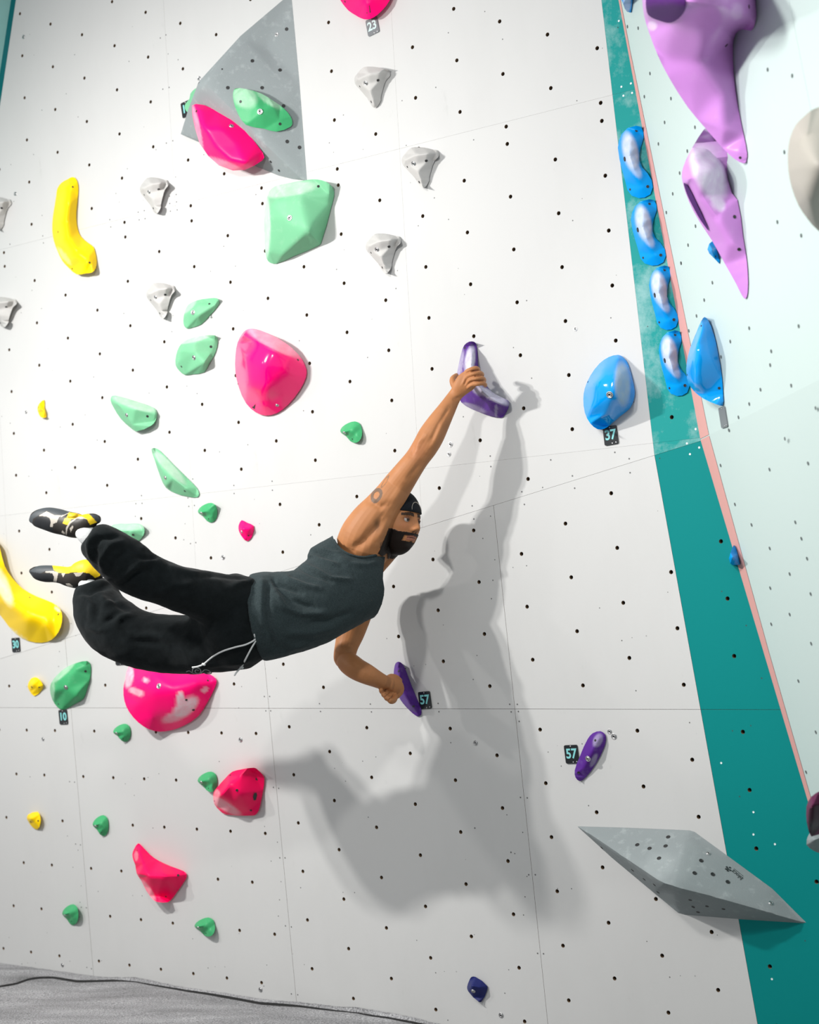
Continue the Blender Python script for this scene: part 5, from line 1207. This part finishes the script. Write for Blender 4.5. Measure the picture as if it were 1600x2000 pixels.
# eyes
for sy_ in (-1, 1):
    bm = bmesh.new(); bmesh.ops.create_uvsphere(bm, u_segments=24, v_segments=16, radius=.0108); me = bpy.data.meshes.new('eye')
    c = HC + hf * .0762 + hl_ * (.031 * sy_) + hu * .0078
    for v in bm.verts: v.co += c
    bm.to_mesh(me); bm.free(); e_ = get_co(me) - np.array(c); g = (hf * .93 + hl_ * -.12 + hu * .05).normalized(); dd = e_ @ np.array(g) / .0108
    cc = np.tile(np.array([.42, .37, .34]), (len(e_), 1)); cc[dd > .78] = (.035, .018, .010); cc[dd > .93] = (.003, .003, .003); paint(me, cc)
    wear('eye', me, vcol('eye white %d' % (sy_ + 1), .15, 0, 10))
    # upper lid
    V = []; Fc = []
    for i in range(7):
        for j in range(13):
            el = math.radians(14 + i * 12); az = math.radians(-75 + j * 12.5); r = .0122
            V.append(c + hf * (r * math.cos(el) * math.cos(az)) + hl_ * (r * math.cos(el) * math.sin(az)) + hu * (r * math.sin(el)))
    for i in range(6):
        for j in range(12): Fc.append([i * 13 + j, i * 13 + j + 1, (i + 1) * 13 + j + 1, (i + 1) * 13 + j])
    wear('eyelid', mesh('eyelid', V, Fc), plain('eyelid skin', (.16, .065, .035), .6))

# --- cap worn back to front
def cap_mesh():
    V = []; Fc = []; n = 64; rws = 16
    for i in range(rws + 1):
        for j in range(n):
            th = 2 * math.pi * j / n; cx_, sy2 = math.cos(th), math.sin(th)
            zlow = .044 - .004 * cx_ - .03 * max(0, -cx_) ; z0 = zlow / .124
            ph0 = math.asin(max(-.9, min(.9, z0))); ph = ph0 + (math.pi / 2 - ph0) * i / rws
            k = 1 + .012 * math.cos(6 * th) * math.cos(ph) * (i > 3)
            V.append(HC + hf * ((.1015 if cx_ > 0 else .109) * math.cos(ph) ** .82 * cx_ * k) + hl_ * (.087 * math.cos(ph) ** .82 * sy2 * k) + hu * (.126 * math.sin(ph)))
    for i in range(rws):
        for j in range(n): Fc.append([i * n + j, i * n + (j + 1) % n, (i + 1) * n + (j + 1) % n, (i + 1) * n + j])
    # turned-in band
    s = len(V)
    for j in range(n):
        V.append(HC + (V[j] - HC) * .965 - hu * .001)
    for j in range(n): Fc.append([j, s + j, s + (j + 1) % n, (j + 1) % n])
    return mesh('cap', V, Fc)
M_CAP = fabric('black cap cotton', (.006, .007, .009), (.012, .014, .018))
cap = wear('cap', cap_mesh(), M_CAP)
V = []; Fc = []
for i in range(6):                                       # brim at the back of the head
    for j in range(17):
        th = math.radians(180 - 62 + j * 124 / 16); r = 1 + .22 * i / 5 * math.sin(math.pi * j / 16) ** .5
        V.append(HC + hf * (.107 * math.cos(th) * r) + hl_ * (.087 * math.sin(th) * (1 + .08 * i / 5)) + hu * (.018 - .012 * (i / 5) - .02 * abs(j - 8) / 8 * (i / 5)))
for i in range(5):
    for j in range(16): Fc.append([i * 17 + j, i * 17 + j + 1, (i + 1) * 17 + j + 1, (i + 1) * 17 + j])
wear('brim', mesh('brim', V, Fc), M_CAP, parent=cap)
V, Fc = [], []                                           # strap loop on the forehead
cpt = []
for k in range(15):
    a = math.pi * k / 14; cpt.append((.052 * math.cos(a) * .5, .047 + .030 * math.sin(a)))
bm = bmesh.new(); prev = None
for (yy, zz) in cpt:
    ph = math.asin(min(.95, zz / .128)); X = .1035 * math.cos(ph) ** .82 * math.sqrt(max(0, 1 - (yy / .09) ** 2)) + .0015
    c = HC + hf * X + hl_ * yy + hu * zz; ring = [bm.verts.new(c + hl_ * (.0016 * math.cos(a)) + hu * (.0016 * math.sin(a)) + hf * .001) for a in (i * math.pi / 3 for i in range(6))]
    if prev:
        for i in range(6): bm.faces.new([prev[i], prev[(i + 1) % 6], ring[(i + 1) % 6], ring[i]])
    prev = ring
me = bpy.data.meshes.new('strap_edge'); bm.to_mesh(me); bm.free(); wear('strap_edge', me, plain('pale piping', (.30, .27, .22), .7), parent=cap)
bm = bmesh.new()                                         # opening: skin coloured inside, dark tuck
# --- tank top
bm = bmesh.new()
limb(bm, [(502, 1206, .735, 85, 1.02), (520, 1203, .73, 86, .98), (548, 1199, .71, 83, .9), (578, 1194, .69, 80, .86), (608, 1184, .66, 78, .86), (640, 1164, .61, 80, .86), (668, 1144, .56, 84, .86), (692, 1128, .51, 86, .86), (710, 1120, .47, 80, .88), (724, 1118, .44, 66, .9)], seg=40, cap=(False, True))
limb(bm, [(640, 1105, .58, 48, .9), (665, 1080, .56, 40, .9), (680, 1060, .54, 30, .9)], seg=24)
limb(bm, [(700, 1150, .37, 50, .85), (716, 1160, .35, 38, .9), (722, 1165, .34, 28, .9)], seg=20)
bmesh.ops.holes_fill(bm, edges=[e for e in bm.edges if e.is_boundary], sides=0)
sh = fuse(bm, .0055, 6)
Zt = lambda l: [(440 + p[0] / 3.478, 960 + p[1] / 3.478) for p in l]
folds(sh, [(.010, 4, Zt([(500, 480), (600, 530), (720, 590), (860, 600)])), (-.010, 4, Zt([(500, 520), (600, 565), (720, 610)])), (.010, 4, Zt([(560, 430), (660, 470), (760, 500)])), (-.009, 3.5, Zt([(590, 400), (680, 440), (760, 460)])), (.008, 3.5, Zt([(640, 380), (720, 410), (790, 420)])),
           (-.012, 4.5, Zt([(320, 570), (345, 620), (420, 650), (520, 690)])), (.012, 5, Zt([(400, 560), (430, 600), (540, 640), (640, 660)])), (.014, 6, Zt([(330, 690), (400, 790), (520, 830), (690, 825)])), (-.010, 5, Zt([(350, 640), (450, 740), (600, 790)])), (.010, 6, Zt([(250, 580), (240, 750), (250, 950)])), (-.011, 5, Zt([(300, 620), (285, 780), (300, 930), (340, 1060)])),
           (.008, 8, Zt([(420, 960), (600, 960), (760, 920)])), (.008, 6, Zt([(400, 1110), (470, 1060), (560, 1040)])), (-.008, 6, Zt([(560, 900), (700, 880), (860, 820)])), (-.007, 6, Zt([(380, 1060), (440, 1100)])), (.007, 5, Zt([(760, 440), (850, 490), (960, 500), (1050, 470)]))], .003, 12)
# cut the hem, the armhole and the neckline with a knife prism
def knife(me, poly):
    co = get_co(me); bmk = bmesh.new(); V1_, V2_ = [], []
    for x, y in poly: r = ray(x, y).normalized(); V1_.append(bmk.verts.new(CAM + r * 4.2)); V2_.append(bmk.verts.new(CAM + r * 7.6))
    k = len(poly); bmk.faces.new(V1_); bmk.faces.new(V2_[::-1])
    for i in range(k): bmk.faces.new([V1_[i], V2_[i], V2_[(i + 1) % k], V1_[(i + 1) % k]])
    bmesh.ops.recalc_face_normals(bmk, faces=bmk.faces[:]); km = bpy.data.meshes.new('k'); bmk.to_mesh(km); bmk.free()
    ko = bpy.data.objects.new('k', km); so = bpy.data.objects.new('s', me); COL.objects.link(ko); COL.objects.link(so)
    b_ = so.modifiers.new('b', 'BOOLEAN'); b_.operation = 'DIFFERENCE'; b_.object = ko; b_.solver = 'EXACT'
    bpy.context.view_layer.update(); dg = bpy.context.evaluated_depsgraph_get(); out = bpy.data.meshes.new_from_object(so.evaluated_get(dg))
    bpy.data.objects.remove(ko); bpy.data.objects.remove(so); return out
sh = knife(sh, [(647, 1038), (653, 1056), (662, 1067), (676, 1078), (694, 1085), (712, 1086), (732, 1082), (748, 1073), (757, 1062), (790, 1050), (790, 960), (640, 960), (636, 1010)])
sh = knife(sh, [(757, 1062), (752, 1090), (749, 1112), (748, 1130), (751, 1150), (750, 1163), (746, 1180), (738, 1198), (722, 1217), (780, 1250), (830, 1160), (830, 1040)])
M_TANK = fabric('heather grey jersey', (.021, .031, .033), (.038, .052, .055), .95, 1)
tank = wear('tank_top', sh, M_TANK)
tank.data.set_sharp_from_angle(angle=math.radians(50))
LEAN = False
# stitched binding round the armhole
TS = BVHTree.FromPolygons([v.co + PC for v in sh.vertices], [p.vertices[:] for p in sh.polygons])
bind = [(652, 1054), (659, 1065), (672, 1077), (690, 1085), (711, 1088), (733, 1084), (750, 1075), (756, 1068)]
pts = catmull([list(p) for p in bind], 4); hs = []; last = .6
for p in pts:
    h = surf_h(p[0], p[1] + 1.5, .001, TS, last); last = h; hs.append(h)
bm = bmesh.new(); limb(bm, [(p[0], p[1] + .5, h, 2.4, .8) for p, h in zip(pts, hs)], seg=8, sub=1); me = bpy.data.meshes.new('armhole_binding'); bm.to_mesh(me); bm.free()
wear('armhole_binding', me, M_TANK, parent=tank)
h0 = [surf_h(x, y, .002, TS, .5) for x, y in ((724, 1163), (727, 1169), (728, 1176), (725, 1172))]
me = mesh('chest_mark', [PM.at(x, y, h) for (x, y), h in zip(((722, 1163), (726, 1168), (728, 1176), (724.5, 1172)), h0)], [[0, 1, 2, 3]]); wear('chest_mark', me, M_INK, parent=tank)

LEAN = True
# --- socks and climbing shoes
M_SOCK = plain('white ribbed sock', (.62, .63, .63), .9, bump=.4, bscale=200)
for st in ([(152, 1030, .98, 14, 1), (160, 1035, .98, 17, 1), (170, 1044, .98, 19, 1), (182, 1056, .98, 20, 1)], [(160, 1128, .62, 13, 1), (168, 1136, .62, 17, 1), (175, 1146, .62, 19, 1)]):
    bm = bmesh.new(); limb(bm, st, seg=24); me = bpy.data.meshes.new('sock'); bm.to_mesh(me); bm.free(); wear('sock', me, M_SOCK)
M_SHOE = vcol('climbing shoe', .5, .25, 500)
Zq = lambda l: [(50 + p[0] / 10, 980 + p[1] / 10) for p in l]
def shoe(stations, regions, base, extra=()):
    bm = bmesh.new(); limb(bm, stations, seg=56, sub=16)
    for e in extra: limb(bm, e, seg=40, sub=10)
    me = fuse(bm, .0022, 3); co = get_co(me); x, y = np_px(co); c = np.tile(np.array(base), (len(co), 1))
    for col, poly in regions:
        c[in_poly(x, y, Zq(poly))] = col
    paint(me, c); return wear('climbing_shoe', me, M_SHOE)
BLK = (.012, .013, .015); GRY = (.045, .052, .058); BEI = (.42, .38, .33); YLW = (.88, .58, .01); BRN = (.02, .016, .013)
near = shoe([(61, 1016, .98, 6, .8), (68, 1014, .98, 14, .8), (80, 1013, .98, 19, .85), (95, 1014, .98, 22.5, .85), (112, 1018, .98, 24, .85), (128, 1022, .98, 23.5, .85), (145, 1026, .98, 24, .85), (160, 1027, .98, 22, .85), (172, 1020, .98, 17, .9), (184, 1015, .98, 12.5, .9), (192, 1014, .98, 8, .9)],
    [(GRY, [(0, 500), (60, 300), (200, 180), (400, 90), (680, 100), (900, 190), (860, 230), (640, 280), (480, 220), (410, 180), (250, 270), (150, 330), (130, 420), (200, 500), (60, 520)]), (BLK, [(230, 290), (400, 290), (480, 330), (495, 430), (540, 540), (540, 620), (380, 580), (220, 500), (150, 400)]),
     (BEI, [(250, 275), (410, 185), (500, 230), (560, 260), (720, 265), (650, 300), (610, 400), (540, 430), (530, 500), (480, 490), (490, 400), (470, 320), (400, 285)]), (BEI, [(690, 270), (760, 250), (860, 205), (870, 225), (780, 270), (720, 300), (700, 400), (690, 500), (670, 480), (670, 350)]),
     (BRN, [(700, 300), (850, 220), (820, 320), (760, 400), (800, 520), (760, 660), (680, 640), (540, 600), (540, 440), (620, 400), (650, 300)]), (BRN, [(800, 460), (900, 400), (1010, 320), (1150, 330), (1040, 400), (970, 500), (950, 620), (1010, 720), (1000, 760), (800, 700)]),
     (YLW, [(850, 205), (1020, 230), (1025, 290), (950, 330), (880, 340), (850, 460), (770, 440), (725, 420), (760, 330), (800, 310)]), (YLW, [(1020, 240), (1240, 240), (1330, 330), (1400, 400), (1260, 450), (1200, 350), (1100, 290), (1020, 290)]), (BEI, [(1030, 290), (1100, 290), (1190, 340), (1120, 330), (1000, 330), (880, 420), (820, 520), (800, 660), (780, 640), (790, 500), (860, 390)]), (GRY, [(1240, 240), (1400, 260), (1500, 400), (1400, 410), (1330, 330)]),
     (BEI, [(860, 520), (920, 460), (930, 500), (880, 600)]), (BEI, [(720, 560), (770, 610), (760, 640), (700, 600)])], BRN)
far = shoe([(60.5, 1115, .62, 5, .8), (67, 1116.5, .62, 10, .8), (76, 1119, .62, 14, .85), (90, 1120.5, .62, 16, .85), (105, 1121, .62, 16, .85), (120, 1123, .62, 16.5, .85), (134, 1126, .62, 19, .85), (148, 1126, .62, 23, .85), (160, 1122, .62, 26, .8), (172, 1118, .62, 25, .8), (184, 1120, .62, 18, .85), (194, 1124, .62, 12, .85)],
    [(GRY, [(60, 1360), (250, 1240), (520, 1220), (540, 1300), (560, 1380), (380, 1350), (300, 1400), (120, 1450)]), (BLK, [(60, 1360), (300, 1400), (540, 1390), (560, 1600), (300, 1600)]), (BEI, [(370, 1380), (400, 1355), (540, 1350), (640, 1380), (620, 1480), (600, 1580), (540, 1570), (555, 1470), (520, 1395)]),
     (YLW, [(515, 1225), (760, 1260), (900, 1210), (1110, 1100), (1300, 1180), (1460, 1300), (1450, 1450), (1360, 1490), (1250, 1400), (1130, 1380), (930, 1380), (780, 1400), (620, 1380), (550, 1330)]), (BEI, [(700, 1400), (780, 1390), (730, 1480)]), (BEI, [(930, 1385), (1050, 1390), (1140, 1370), (1050, 1460), (990, 1460)]), (BEI, [(780, 1600), (850, 1590), (920, 1640), (920, 1720), (860, 1690)])], BRN)
# yellow closure strap lying over the near shoe
sv = []
SB = BVHTree.FromPolygons([v.co + PC for v in near.data.vertices], [p.vertices[:] for p in near.data.polygons])
poly = Zq([(860, 210), (1015, 235), (1015, 265), (965, 300), (815, 300)]); V = []
for off in (.0038, -.002):
    for x, y in poly: V.append(PM.at(x, y, surf_h(x, y, off, SB, .98)))
k = len(poly); me = mesh('strap', V, [list(range(k))] + [[i, i + k, (i + 1) % k + k, (i + 1) % k] for i in range(k)]); wear('strap', me, plain('yellow strap', (.90, .62, .02), .55), parent=near)
